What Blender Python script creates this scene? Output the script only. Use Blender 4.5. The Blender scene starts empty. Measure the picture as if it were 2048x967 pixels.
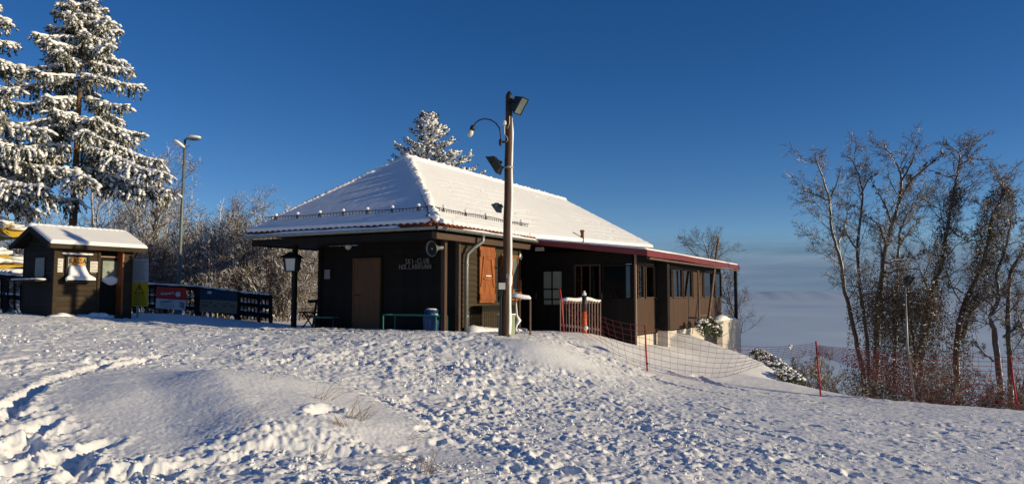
import bpy, math, random
import numpy as np
from mathutils import Matrix, Vector

# ------------------------------------------------------------------ camera, sky, sun, exposure
SC = bpy.context.scene
COL = SC.collection
F_PX, HORIZON = 1500.0, 590.0                     # focal length and horizon row at 2048 x 967
PITCH = math.atan((HORIZON - 483.5) / F_PX)
SUN_EL, SUN_BACK = math.radians(13.2), math.radians(14.2)   # sun right of the view, a little behind the camera

cam_d = bpy.data.cameras.new('camera')
cam_d.sensor_width = 36.0
cam_d.lens = 36.0 * F_PX / 2048.0
cam_d.clip_start, cam_d.clip_end = 0.05, 60000.0
cam = bpy.data.objects.new('camera', cam_d)
COL.objects.link(cam)
cam.location = (0, 0, 0)                          # eye level is z = 0
cam.rotation_euler = (math.pi / 2 + PITCH, 0, 0)
SC.camera = cam

SUN_DIR = Vector((math.cos(SUN_EL) * math.cos(SUN_BACK), -math.cos(SUN_EL) * math.sin(SUN_BACK), math.sin(SUN_EL)))
sun_d = bpy.data.lights.new('sun', 'SUN')
sun_d.energy = 4.45
sun_d.angle = math.radians(0.55)
sun_d.color = (1.0, 0.83, 0.53)
sun = bpy.data.objects.new('sun', sun_d)
COL.objects.link(sun)
sun.rotation_euler = SUN_DIR.to_track_quat('Z', 'Y').to_euler()

W = bpy.data.worlds.new('World')
SC.world = W
W.use_nodes = True
wn, wl = W.node_tree.nodes, W.node_tree.links
wn.clear()
w_out = wn.new('ShaderNodeOutputWorld')
w_bg = wn.new('ShaderNodeBackground')
w_bg.inputs['Strength'].default_value = 0.1
sky = wn.new('ShaderNodeTexSky')
sky.sky_type = 'NISHITA'
sky.sun_disc = False
sky.sun_elevation = SUN_EL
sky.sun_rotation = math.pi / 2 + SUN_BACK         # measured from +Y, clockwise seen from above
sky.altitude = 400.0
sky.air_density = 0.66
sky.dust_density = 0.0
sky.ozone_density = 2.0
# a bank of low cloud and mist lies along the whole horizon, streaky at its top
tc = wn.new('ShaderNodeTexCoord')
sep = wn.new('ShaderNodeSeparateXYZ')
wl.new(tc.outputs['Generated'], sep.inputs[0])
mp = wn.new('ShaderNodeMapping')
mp.inputs['Scale'].default_value = (3.0, 3.0, 42.0)
wl.new(tc.outputs['Generated'], mp.inputs[0])
nz = wn.new('ShaderNodeTexNoise')
nz.inputs['Scale'].default_value = 1.6
nz.inputs['Detail'].default_value = 5.0
nz.inputs['Roughness'].default_value = 0.55
wl.new(mp.outputs[0], nz.inputs['Vector'])
def wmath(op, a, b=None, c=None):
    n = wn.new('ShaderNodeMath'); n.operation = op
    for i, v in enumerate((a, b, c)):
        if v is None: continue
        if isinstance(v, (int, float)): n.inputs[i].default_value = v
        else: wl.new(v, n.inputs[i])
    return n.outputs[0]
wob = wmath('MULTIPLY', wmath('SUBTRACT', nz.outputs['Fac'], 0.5), 0.030)
elev = wmath('ADD', sep.outputs['Z'], wob)
mr = wn.new('ShaderNodeMapRange'); mr.interpolation_type = 'SMOOTHSTEP'
mr.inputs['From Min'].default_value = 0.085; mr.inputs['From Max'].default_value = 0.035
wl.new(elev, mr.inputs['Value'])
band = wmath('MULTIPLY', mr.outputs[0], 0.93)
cr = wn.new('ShaderNodeValToRGB')
cr.color_ramp.elements[0].position = 0.36; cr.color_ramp.elements[0].color = (1.05, 1.75, 2.8, 1)
cr.color_ramp.elements[1].position = 0.72; cr.color_ramp.elements[1].color = (1.85, 2.45, 3.5, 1)
wl.new(nz.outputs['Fac'], cr.inputs[0])
hs = wn.new('ShaderNodeHueSaturation'); hs.inputs['Saturation'].default_value = 1.3; hs.inputs['Hue'].default_value = 0.51; wl.new(sky.outputs[0], hs.inputs['Color'])
mx = wn.new('ShaderNodeMix'); mx.data_type = 'RGBA'
wl.new(band, mx.inputs[0]); wl.new(hs.outputs[0], mx.inputs[6]); wl.new(cr.outputs[0], mx.inputs[7])
wl.new(mx.outputs[2], w_bg.inputs['Color'])
wl.new(w_bg.outputs[0], w_out.inputs['Surface'])

SC.view_settings.view_transform = 'Standard'
SC.view_settings.look = 'None'
SC.view_settings.exposure = 0.0
SC.view_settings.gamma = 1.0
SC.view_settings.use_curve_mapping = False
SC.render.engine = 'CYCLES'
SC.cycles.max_bounces = 8
SC.cycles.diffuse_bounces = 3
SC.cycles.transparent_max_bounces = 12

# ------------------------------------------------------------------ coordinates
ST, CT = math.sin(PITCH), math.cos(PITCH)
def ratio(py):
    b = (483.5 - py) / F_PX
    return (ST + b * CT) / (CT - b * ST)
def P(px, py, d):
    """world point seen at a pixel of the photograph, d metres ahead"""
    b = (483.5 - py) / F_PX
    s = d / (CT - b * ST)
    return Vector(((px - 1024) / F_PX * s, d, (ST + b * CT) * s))

# ------------------------------------------------------------------ numpy noise
def _hash(ix, iy, seed):
    h = (ix.astype(np.int64) * 374761393 + iy.astype(np.int64) * 668265263 + seed * 1442695041) & 0xffffffff
    h = ((h ^ (h >> 13)) * 1274126177) & 0xffffffff
    h = h ^ (h >> 16)
    return (h & 0xffff) / 65535.0
def vnoise(x, y, seed=0):
    ix, iy = np.floor(x), np.floor(y)
    fx, fy = x - ix, y - iy
    fx = fx * fx * fx * (fx * (fx * 6 - 15) + 10); fy = fy * fy * fy * (fy * (fy * 6 - 15) + 10)
    a, b = _hash(ix, iy, seed), _hash(ix + 1, iy, seed)
    c, d = _hash(ix, iy + 1, seed), _hash(ix + 1, iy + 1, seed)
    return (a + (b - a) * fx) * (1 - fy) + (c + (d - c) * fx) * fy
def fbm(x, y, octaves=4, seed=0, gain=0.5):
    v, amp, tot = 0, 1.0, 0
    for o in range(octaves):
        v = v + amp * vnoise(x * 2 ** o + 17.3 * o, y * 2 ** o - 9.1 * o, seed + o)
        tot += amp; amp *= gain
    return v / tot
def worley(x, y, seed=0):
    """distance to the nearest feature point and that cell's random value"""
    ix, iy = np.floor(x), np.floor(y)
    best = np.full(x.shape, 9.0); val = np.zeros(x.shape)
    for dx in (-1, 0, 1):
        for dy in (-1, 0, 1):
            cx, cy = ix + dx, iy + dy
            px = cx + 0.1 + 0.8 * _hash(cx, cy, seed); py = cy + 0.1 + 0.8 * _hash(cx, cy, seed + 7)
            dd = np.hypot(x - px, y - py)
            m = dd < best
            best = np.where(m, dd, best); val = np.where(m, _hash(cx, cy, seed + 13), val)
    return best, val
def sstep(a, b, x):
    t = np.clip((x - a) / (b - a), 0, 1)
    return t * t * (3 - 2 * t)

# ------------------------------------------------------------------ meshes
def np_mesh(name, V, quads=None, tris=None, smooth=False):
    V = np.asarray(V, dtype=np.float32).reshape(-1, 3)
    q = np.zeros((0, 4), int) if quads is None else np.asarray(quads, int).reshape(-1, 4)
    t = np.zeros((0, 3), int) if tris is None else np.asarray(tris, int).reshape(-1, 3)
    me = bpy.data.meshes.new(name)
    me.vertices.add(len(V)); me.vertices.foreach_set('co', V.ravel())
    loops = np.concatenate([q.ravel(), t.ravel()]).astype(np.int32)
    me.loops.add(len(loops)); me.loops.foreach_set('vertex_index', loops)
    starts = np.concatenate([np.arange(len(q)) * 4, len(q) * 4 + np.arange(len(t)) * 3]).astype(np.int32)
    me.polygons.add(len(starts)); me.polygons.foreach_set('loop_start', starts)
    if smooth: me.polygons.foreach_set('use_smooth', np.ones(len(starts), bool))
    me.update(calc_edges=True); me.validate()
    return me
def link(name, me, mat, parent=None):
    o = bpy.data.objects.new(name, me)
    COL.objects.link(o)
    if mat is not None and not me.materials: me.materials.append(mat)
    if parent is not None: o.parent = parent
    return o
def tag(o, label=None, cat=None, group=None, kind=None):
    if label: o['label'] = label
    if cat: o['category'] = cat
    if group: o['group'] = group
    if kind: o['kind'] = kind
    return o
def thing(name, label, cat, loc=(0, 0, 0), rz=0.0, group=None):
    o = bpy.data.objects.new(name, None)
    o.empty_display_size = 0.2
    COL.objects.link(o)
    o.location = loc; o.rotation_euler = (0, 0, rz)
    return tag(o, label, cat, group)
def copy_tree(o, parent=None):
    c = o.copy(); COL.objects.link(c); c.parent = parent
    for ch in o.children: copy_tree(ch, c)
    return c

class MB:
    """collects shapes; build() links them as one mesh object"""
    def __init__(s): s.v, s.f = [], []
    def poly(s, pts, faces):
        n = len(s.v); s.v += [tuple(p) for p in pts]; s.f += [tuple(i + n for i in f) for f in faces]; return s
    def box(s, x0, x1, y0, y1, z0, z1, M=None):
        p = [Vector(c) for c in ((x0,y0,z0),(x1,y0,z0),(x1,y1,z0),(x0,y1,z0),(x0,y0,z1),(x1,y0,z1),(x1,y1,z1),(x0,y1,z1))]
        if M is not None: p = [M @ q for q in p]
        return s.poly(p, ((0,3,2,1),(4,5,6,7),(0,1,5,4),(1,2,6,5),(2,3,7,6),(3,0,4,7)))
    def bar(s, a, b, w, h, up=(0, 0, 1)):
        """rectangular bar from a to b"""
        a, b, up = Vector(a), Vector(b), Vector(up)
        d = (b - a).normalized()
        sd = d.cross(up)
        if sd.length < 1e-4: sd = d.cross(Vector((1, 0, 0)))
        sd.normalize(); u = sd.cross(d)
        p = [e + sd * (i * w / 2) + u * (j * h / 2) for e in (a, b) for i, j in ((-1,-1),(1,-1),(1,1),(-1,1))]
        return s.poly(p, ((0,3,2,1),(4,5,6,7),(0,1,5,4),(1,2,6,5),(2,3,7,6),(3,0,4,7)))
    def tube(s, pts, r, n=8, cap=True):
        pts = [Vector(p) for p in pts]
        rs = r if isinstance(r, (list, tuple)) else [r] * len(pts)
        rings, u = [], None
        for i, p in enumerate(pts):
            d = (pts[min(i + 1, len(pts) - 1)] - pts[max(i - 1, 0)]).normalized()
            if u is None:
                u = d.cross(Vector((0.13, 0.31, 0.94)))
                if u.length < 1e-3: u = d.cross(Vector((1, 0, 0)))
            else: u = u - d * u.dot(d)
            u.normalize(); w = d.cross(u)
            rings.append([p + (u * math.cos(6.28318 * k / n) + w * math.sin(6.28318 * k / n)) * rs[i] for k in range(n)])
        base = len(s.v)
        for rg in rings: s.v += [tuple(q) for q in rg]
        for i in range(len(rings) - 1):
            for k in range(n):
                a, b = base + i * n + k, base + i * n + (k + 1) % n
                s.f.append((a, b, b + n, a + n))
        if cap:
            s.f.append(tuple(base + k for k in range(n))[::-1])
            s.f.append(tuple(base + (len(rings) - 1) * n + k for k in range(n)))
        return s
    def lathe(s, prof, n=16, M=None):
        """profile of (r, z) turned round z"""
        base = len(s.v)
        for r, z in prof:
            for k in range(n):
                p = Vector((r * math.cos(6.28318 * k / n), r * math.sin(6.28318 * k / n), z))
                s.v.append(tuple(M @ p if M is not None else p))
        for i in range(len(prof) - 1):
            for k in range(n):
                a, b = base + i * n + k, base + i * n + (k + 1) % n
                s.f.append((a, b, b + n, a + n))
        s.f.append(tuple(base + k for k in range(n))[::-1])
        s.f.append(tuple(base + (len(prof) - 1) * n + k for k in range(n)))
        return s
    def mesh(s, name, dz=0.0, smooth=False, bevel=0.0):
        me = bpy.data.meshes.new(name)
        me.from_pydata([(a, b, c + dz) for a, b, c in s.v], [], s.f)
        if smooth: me.polygons.foreach_set('use_smooth', np.ones(len(me.polygons), bool))
        me.update()
        return me
    def build(s, name, mat, parent=None, dz=0.0, smooth=False, org=None):
        if org is not None:
            s.v = [(a - org[0], b - org[1], c - org[2]) for a, b, c in s.v]
        return link(name, s.mesh(name, dz, smooth), mat, parent)

def lump_mesh(V, F, T, jitter=0.0, rng=None):
    """many copies of a template: T is a list of 4x4 arrays"""
    T = np.asarray(T)
    V4 = np.c_[V, np.ones(len(V))]
    out = np.einsum('nij,vj->nvi', T, V4)[:, :, :3]
    if jitter and rng is not None:
        sc = np.cbrt(np.abs(np.linalg.det(T[:, :3, :3])))[:, None, None]
        out = out + rng.normal(0, jitter, out.shape) * sc
    faces = (np.asarray(F)[None] + (np.arange(len(T)) * len(V))[:, None, None]).reshape(-1, len(F[0]))
    return out.reshape(-1, 3), faces
def ico(sub):
    import bmesh
    bm = bmesh.new(); bmesh.ops.create_icosphere(bm, subdivisions=sub, radius=1.0)
    bm.verts.ensure_lookup_table()
    V = np.array([v.co[:] for v in bm.verts]); F = np.array([[v.index for v in f.verts] for f in bm.faces])
    bm.free(); return V, F
ICO1, ICO2 = ico(1), ico(2)

def seg_mesh(p0, p1, r0, r1, k=3):
    """tapered prisms for many twig segments at once"""
    p0, p1 = np.asarray(p0, float), np.asarray(p1, float)
    r0, r1 = np.asarray(r0, float), np.asarray(r1, float)
    d = p1 - p0; L = np.linalg.norm(d, axis=1, keepdims=True); d = d / np.maximum(L, 1e-6)
    ref = np.where(np.abs(d[:, 2:3]) > 0.9, np.array([[1.0, 0, 0]]), np.array([[0, 0, 1.0]]))
    u = np.cross(d, ref); u /= np.maximum(np.linalg.norm(u, axis=1, keepdims=True), 1e-6)
    w = np.cross(d, u)
    a = np.arange(k) * 2 * np.pi / k
    ring = u[:, None] * np.cos(a)[None, :, None] + w[:, None] * np.sin(a)[None, :, None]
    V = np.concatenate([p0[:, None] + ring * r0[:, None, None], p1[:, None] + ring * r1[:, None, None]], axis=1)
    base = (np.arange(len(p0)) * 2 * k)[:, None]
    i = np.arange(k); j = (i + 1) % k
    q = np.stack([i, j, j + k, i + k], axis=1)
    Q = (base[:, None] + q[None]).reshape(-1, 4)
    return V.reshape(-1, 3), Q

# ------------------------------------------------------------------ materials
def new_mat(name):
    m = bpy.data.materials.new(name); m.use_nodes = True
    nt = m.node_tree; nt.nodes.clear()
    o = nt.nodes.new('ShaderNodeOutputMaterial'); b = nt.nodes.new('ShaderNodeBsdfPrincipled')
    nt.links.new(b.outputs[0], o.inputs['Surface'])
    return m, nt.nodes, nt.links, b
def _noise(nd, lk, scale, detail=4, stretch=(1, 1, 1), rough=0.55):
    t = nd.new('ShaderNodeTexCoord'); mpn = nd.new('ShaderNodeMapping'); n = nd.new('ShaderNodeTexNoise')
    mpn.inputs['Scale'].default_value = stretch
    lk.new(t.outputs['Object'], mpn.inputs[0]); lk.new(mpn.outputs[0], n.inputs['Vector'])
    n.inputs['Scale'].default_value = scale; n.inputs['Detail'].default_value = detail
    n.inputs['Roughness'].default_value = rough
    return n.outputs['Fac']
def _ramp(nd, lk, fac, stops):
    r = nd.new('ShaderNodeValToRGB')
    els = r.color_ramp.elements
    while len(els) < len(stops): els.new(0.5)
    for e, (p, c) in zip(els, stops): e.position = p; e.color = (*c, 1)
    lk.new(fac, r.inputs[0]); return r.outputs[0]
def surf(name, c0, c1=None, rough=0.7, scale=6, stretch=(1, 1, 1), metal=0.0, bump=0.0, bscale=None, spec=0.3, lo=0.3, hi=0.7, vary=0.0):
    """two-tone noise-mottled surface with fine relief; vary shifts the tone from piece to piece"""
    m, nd, lk, b = new_mat(name)
    b.inputs['Roughness'].default_value = rough; b.inputs['Metallic'].default_value = metal
    b.inputs['Specular IOR Level'].default_value = spec
    c1 = c1 or tuple(x * 0.75 for x in c0)
    fac = _noise(nd, lk, scale, 5, stretch)
    col = _ramp(nd, lk, fac, ((lo, c0), (hi, c1)))
    if vary:
        oi = nd.new('ShaderNodeObjectInfo'); mrn = nd.new('ShaderNodeMapRange')
        mrn.inputs['To Min'].default_value = 1 - vary; mrn.inputs['To Max'].default_value = 1 + vary
        lk.new(oi.outputs['Random'], mrn.inputs['Value'])
        hsv = nd.new('ShaderNodeHueSaturation'); lk.new(mrn.outputs[0], hsv.inputs['Value']); lk.new(col, hsv.inputs['Color'])
        col = hsv.outputs[0]
    lk.new(col, b.inputs['Base Color'])
    if bump:
        bn = nd.new('ShaderNodeBump'); bn.inputs['Strength'].default_value = bump; bn.inputs['Distance'].default_value = 0.01
        lk.new(_noise(nd, lk, bscale or scale * 4, 4, stretch), bn.inputs['Height']); lk.new(bn.outputs[0], b.inputs['Normal'])
    return m
def snow_mat(name, bump=0.35, scale=60, dist=0.01, col=(0.93, 0.93, 0.935)):
    m, nd, lk, b = new_mat(name)
    b.inputs['Roughness'].default_value = 0.55; b.inputs['Specular IOR Level'].default_value = 0.25
    lk.new(_ramp(nd, lk, _noise(nd, lk, 1.3, 5), ((0.3, col), (0.75, tuple(x * 0.95 for x in col)))), b.inputs['Base Color'])
    bn = nd.new('ShaderNodeBump'); bn.inputs['Strength'].default_value = bump; bn.inputs['Distance'].default_value = dist
    lk.new(_noise(nd, lk, scale, 6, (1, 1, 1), 0.7), bn.inputs['Height']); lk.new(bn.outputs[0], b.inputs['Normal'])
    return m
def bark_mat(name, c0, c1, thr=0.35, wind=(0.62, -0.15, 0.75), snow=(0.84, 0.85, 0.87)):
    """bark with snow stuck where the wind and the fall put it: on top and on the windward side"""
    m, nd, lk, b = new_mat(name)
    b.inputs['Roughness'].default_value = 0.85; b.inputs['Specular IOR Level'].default_value = 0.1
    bark = _ramp(nd, lk, _noise(nd, lk, 7, 5, (1, 1, 0.25)), ((0.3, c0), (0.7, c1)))
    ge = nd.new('ShaderNodeNewGeometry'); dp = nd.new('ShaderNodeVectorMath'); dp.operation = 'DOT_PRODUCT'
    lk.new(ge.outputs['True Normal'], dp.inputs[0]); dp.inputs[1].default_value = wind
    ns = _noise(nd, lk, 2.7, 4)
    ad = nd.new('ShaderNodeMath'); ad.operation = 'MULTIPLY_ADD'; lk.new(ns, ad.inputs[0]); ad.inputs[1].default_value = 1.3; lk.new(dp.outputs['Value'], ad.inputs[2])
    mrn = nd.new('ShaderNodeMapRange'); mrn.inputs['From Min'].default_value = thr + 0.62; mrn.inputs['From Max'].default_value = thr + 0.75
    lk.new(ad.outputs[0], mrn.inputs['Value'])
    mxn = nd.new('ShaderNodeMix'); mxn.data_type = 'RGBA'
    lk.new(mrn.outputs[0], mxn.inputs[0]); lk.new(bark, mxn.inputs[6]); mxn.inputs[7].default_value = (*snow, 1)
    lk.new(mxn.outputs[2], b.inputs['Base Color'])
    return m
def glass_mat(name, tint=(0.55, 0.6, 0.6), refl=1.0):
    m = bpy.data.materials.new(name); m.use_nodes = True
    nd, lk = m.node_tree.nodes, m.node_tree.links; nd.clear()
    o = nd.new('ShaderNodeOutputMaterial'); mixs = nd.new('ShaderNodeMixShader')
    tr = nd.new('ShaderNodeBsdfTransparent'); gl = nd.new('ShaderNodeBsdfGlossy'); fr = nd.new('ShaderNodeFresnel')
    fr.inputs['IOR'].default_value = 1.0 + 0.75 * refl
    tr.inputs['Color'].default_value = (*tint, 1); gl.inputs['Roughness'].default_value = 0.03
    lk.new(fr.outputs[0], mixs.inputs[0]); lk.new(tr.outputs[0], mixs.inputs[1]); lk.new(gl.outputs[0], mixs.inputs[2])
    lk.new(mixs.outputs[0], o.inputs['Surface'])
    return m

M = {}
M['snow'] = snow_mat('snow', 0.55, 34, 0.014)
M['roof_snow'] = snow_mat('roof_snow', 0.12, 18, 0.01)
M['cap_snow'] = snow_mat('cap_snow', 0.25, 30, 0.008)
M['fog'] = surf('fog', (0.58, 0.70, 0.82), (0.54, 0.66, 0.79), 1.0, 0.002, spec=0.0)
M['hill'] = surf('hill_haze', (0.44, 0.55, 0.70), (0.42, 0.53, 0.68), 1.0, 0.01, spec=0.0)  # distance haze is put into the hill colour itself
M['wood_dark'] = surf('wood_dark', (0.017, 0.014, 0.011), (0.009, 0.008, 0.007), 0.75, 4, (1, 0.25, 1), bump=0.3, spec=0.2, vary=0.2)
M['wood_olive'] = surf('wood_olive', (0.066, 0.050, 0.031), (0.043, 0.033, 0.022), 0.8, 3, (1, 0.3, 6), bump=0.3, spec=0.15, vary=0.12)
M['wood_kiosk'] = surf('wood_kiosk', (0.066, 0.048, 0.029), (0.029, 0.022, 0.016), 0.8, 3, (1, 0.35, 7), bump=0.4, spec=0.15, vary=0.16)
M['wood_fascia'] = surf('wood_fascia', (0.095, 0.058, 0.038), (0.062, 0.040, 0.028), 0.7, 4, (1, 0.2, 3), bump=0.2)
M['wood_orange'] = surf('wood_orange', (0.38, 0.12, 0.030), (0.19, 0.055, 0.017), 0.5, 5, (1, 4, 0.6), bump=0.25, spec=0.4, vary=0.15)
M['wood_door'] = surf('wood_door', (0.125, 0.058, 0.022), (0.09, 0.04, 0.016), 0.55, 3, (4, 1, 0.4), bump=0.1)
M['wood_post'] = surf('wood_post', (0.10, 0.056, 0.038), (0.065, 0.038, 0.028), 0.8, 6, (3, 3, 0.3), bump=0.3)
M['wood_pole'] = surf('wood_pole', (0.115, 0.064, 0.038), (0.050, 0.031, 0.022), 0.85, 5, (4, 4, 0.25), bump=0.8, bscale=14)
M['wood_grey'] = surf('wood_grey', (0.44, 0.31, 0.25), (0.28, 0.19, 0.155), 0.85, 6, (4, 4, 0.4), bump=0.4, vary=0.12)
M['ply_brown'] = surf('ply_brown', (0.085, 0.045, 0.026), (0.058, 0.031, 0.019), 0.65, 2.2, (1, 5, 0.7), bump=0.1, vary=0.10)
M['fence_dark'] = surf('fence_dark', (0.030, 0.022, 0.018), (0.015, 0.012, 0.011), 0.85, 6, (2, 2, 2), bump=0.3, vary=0.2)
M['red_fascia'] = surf('red_fascia', (0.21, 0.030, 0.034), (0.16, 0.026, 0.030), 0.45, 3, spec=0.4)
M['tile'] = surf('tile', (0.27, 0.075, 0.035), (0.14, 0.045, 0.026), 0.75, 9, bump=0.3, vary=0.2)
M['metal_grey'] = surf('metal_grey', (0.30, 0.32, 0.30), (0.22, 0.24, 0.23), 0.42, 5, metal=0.55)
M['metal_dark'] = surf('metal_dark', (0.022, 0.026, 0.025), (0.012, 0.014, 0.014), 0.5, 8, spec=0.4)
M['metal_rust'] = surf('metal_rust', (0.21, 0.135, 0.085), (0.12, 0.085, 0.065), 0.75, 7, bump=0.3)
M['metal_light'] = surf('metal_light', (0.42, 0.41, 0.37), (0.33, 0.32, 0.30), 0.45, 5, metal=0.3)
M['metal_lamp'] = surf('metal_lamp', (0.20, 0.23, 0.21), (0.13, 0.16, 0.15), 0.5, 5, metal=0.3)
M['cabinet'] = surf('cabinet', (0.30, 0.34, 0.23), (0.22, 0.26, 0.18), 0.6, 3)
M['plaster'] = surf('plaster', (0.62, 0.58, 0.51), (0.50, 0.46, 0.40), 0.9, 1.8, bump=0.2)
M['plaster_stain'] = surf('plaster_stain', (0.70, 0.66, 0.58), (0.10, 0.06, 0.04), 0.9, 1.6, (1, 1, 0.35), bump=0.2, lo=0.52, hi=0.62)
M['green'] = surf('green_paint', (0.02, 0.20, 0.13), (0.015, 0.15, 0.10), 0.5, 5)
M['blue'] = surf('blue_plastic', (0.009, 0.055, 0.18), (0.008, 0.042, 0.14), 0.4, 4, spec=0.5)
M['white_paint'] = surf('white_paint', (0.72, 0.71, 0.68), (0.62, 0.61, 0.58), 0.6, 4)
M['letter'] = surf('letter', (0.30, 0.28, 0.25), (0.22, 0.20, 0.18), 0.7, 6)
M['paper'] = surf('paper', (0.66, 0.64, 0.58), (0.56, 0.54, 0.49), 0.8, 6)
M['ink'] = surf('ink', (0.06, 0.05, 0.045), (0.03, 0.03, 0.03), 0.7, 8)
M['ink_soft'] = surf('ink_soft', (0.28, 0.28, 0.28), (0.22, 0.22, 0.22), 0.7, 8)
M['sign_white'] = surf('sign_white', (0.62, 0.64, 0.66), (0.56, 0.58, 0.60), 0.5, 3)
M['sign_yellow'] = surf('sign_yellow', (0.86, 0.60, 0.02), (0.80, 0.54, 0.02), 0.45, 3)
M['sign_orange'] = surf('sign_orange', (0.72, 0.27, 0.05), (0.80, 0.42, 0.08), 0.6, 8)
M['banner_red'] = surf('banner_red', (0.55, 0.035, 0.03), (0.48, 0.03, 0.03), 0.5, 3)
M['panel_blue'] = surf('panel_blue', (0.012, 0.045, 0.085), (0.010, 0.035, 0.065), 0.5, 3)
M['panel_sand'] = surf('panel_sand', (0.25, 0.21, 0.14), (0.20, 0.16, 0.11), 0.6, 3)
M['picture'] = surf('picture', (0.10, 0.09, 0.07), (0.16, 0.12, 0.08), 0.6, 12)
M['red_pole'] = surf('red_pole', (0.44, 0.030, 0.030), (0.36, 0.025, 0.025), 0.45, 4)
M['orange_pole'] = surf('orange_pole', (0.66, 0.13, 0.03), (0.55, 0.10, 0.03), 0.45, 4)
M['net'] = surf('net', (0.34, 0.060, 0.075), (0.27, 0.050, 0.062), 0.7, 3)
M['yellow_cloth'] = surf('yellow_cloth', (0.62, 0.42, 0.05), (0.50, 0.34, 0.05), 0.8, 3)
M['curtain'] = surf('curtain', (0.62, 0.60, 0.56), (0.50, 0.48, 0.45), 0.9, 4, (1, 6, 1))
M['curtain_tan'] = surf('curtain_tan', (0.36, 0.20, 0.08), (0.25, 0.14, 0.06), 0.9, 4, (8, 1, 1))
M['glass'] = glass_mat('glass', (0.75, 0.79, 0.80), 1.25)
M['glass_bright'] = glass_mat('glass_bright', (0.75, 0.79, 0.80), 3.0)
M['glass_dark'] = glass_mat('glass_dark', (0.35, 0.38, 0.38), 0.25)
M['lamp_glass'] = surf('lamp_glass', (0.66, 0.65, 0.60), (0.60, 0.58, 0.54), 0.25, 5, spec=0.5)
M['lit_inside_glass'] = surf('lit_inside_glass', (0.30, 0.33, 0.26), (0.24, 0.27, 0.22), 0.25, 3, spec=0.5)  # opaque pale tone stands for the lit inside behind the panes
M['bark'] = bark_mat('bark', (0.135, 0.108, 0.088), (0.075, 0.060, 0.050), 0.46)
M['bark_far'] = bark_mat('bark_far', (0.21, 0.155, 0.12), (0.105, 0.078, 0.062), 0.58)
M['bark_dark'] = bark_mat('bark_dark', (0.115, 0.085, 0.066), (0.06, 0.046, 0.038), 0.72)
M['bark_spruce'] = surf('bark_spruce', (0.21, 0.125, 0.065), (0.10, 0.065, 0.040), 0.9, 8, (3, 3, 0.6), bump=0.8)
M['needle'] = bark_mat('needle', (0.088, 0.095, 0.040), (0.044, 0.056, 0.028), 0.36, (0.25, -0.1, 0.96), (0.70, 0.70, 0.68))
M['ivy'] = surf('ivy', (0.16, 0.105, 0.065), (0.075, 0.056, 0.036), 0.7, 4, spec=0.2)
M['leaf_green'] = surf('leaf_green', (0.060, 0.080, 0.028), (0.030, 0.045, 0.018), 0.6, 6, spec=0.3)
M['grass'] = surf('dry_grass', (0.34, 0.23, 0.12), (0.20, 0.13, 0.07), 0.8, 9)

# ------------------------------------------------------------------ terrain
# surveyed spots: (column, row, distance) as seen, plus plan points (x, y, z) that stay hidden
_seen = [
 (60,967,6.3),(300,967,6.3),(600,967,6.3),(900,967,6.4),(1200,967,6.7),(1500,967,7.1),(1800,967,7.6),(2048,967,8.0),
 (40,860,7.8),(300,860,8.0),(560,860,8.3),(800,860,8.8),(1050,860,9.4),(1300,860,10.0),(1500,860,10.5),(1750,865,11.0),(2000,870,11.4),
 (40,760,10.2),(300,760,10.4),(520,765,11.0),(700,775,11.6),(900,785,12.0),(1100,790,12.6),(1300,795,13.4),(1500,800,14.2),
 (20,690,13.8),(200,690,14.2),(420,690,14.8),(640,700,14.2),(800,710,14.3),(950,722,14.4),(1080,722,14.7),(1200,735,16.2),
 (20,630,19.6),(180,636,20.0),(262,640,21.2),(20,628,22.5),(400,655,20.0),(560,658,19.0),(720,662,18.2),(880,663,17.2),(960,675,16.4),(1040,680,16.2),(1011,681,16.2),(930,668,18.0),(1040,668,18.4),(1120,675,18.6),
 (1200,670,20.3),(1290,742,17.8),(1400,772,17.0),(1265,690,21.0),(1330,697,22.0),(1400,676,25.6),(1480,692,30.5),(1400,720,22.0),(1500,750,21.3),
 (1545,733,23.5),(1600,770,19.5),(1640,792,17.2),(1720,797,17.0),(1820,803,16.8),(1930,813,16.6),(2048,825,16.4),
 (300,627,25.5),(420,633,25.2),(545,646,24.6),(600,655,21.5)]
_cp = [tuple(P(*s)) for s in _seen] + [
 (0,0,-1.62),(-5,2,-1.45),(5,2,-1.85),(0,-8,-1.7),(-12,-4,-1.2),(12,-4,-2.2),(-14,6,-0.95),(-20,14,-0.5),(14,10,-2.45),(16,16,-2.9),(22,4,-3.0),
 (-22,25,-0.6),(-14,27,-0.9),(-8,29,-1.6),(-2,34,-2.2),(-14,36,-2.6),(-26,36,-1.8),(2,40,-3.5),
 (-3,24,-1.0),(0,21,-1.0),(0,28,-1.6),(3,25,-1.6),(8.0,33,-3.0),(6,36,-3.4),
 (8.6,21,-3.0),(10.5,20.5,-3.4),(13,20,-3.9),(9.5,26,-5.0),(12,26,-5.6),(16,25,-6.2),(20,20,-5.0),(10,34,-7.5),(16,34,-9),(22,30,-9),(9.8,30,-5.6)]
_cp = np.array(_cp)
_R = np.sqrt(((_cp[:, None, :2] - _cp[None, :, :2]) ** 2).sum(-1) + 1.0)
_n = len(_cp)
_A = np.zeros((_n + 3, _n + 3)); _A[:_n, :_n] = -_R - np.eye(_n) * -0.05
_A[:_n, _n] = 1; _A[:_n, _n+1:] = _cp[:, :2]; _A[_n, :_n] = 1; _A[_n+1:, :_n] = _cp[:, :2].T
_w = np.linalg.solve(_A, np.r_[_cp[:, 2], 0, 0, 0])
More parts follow.
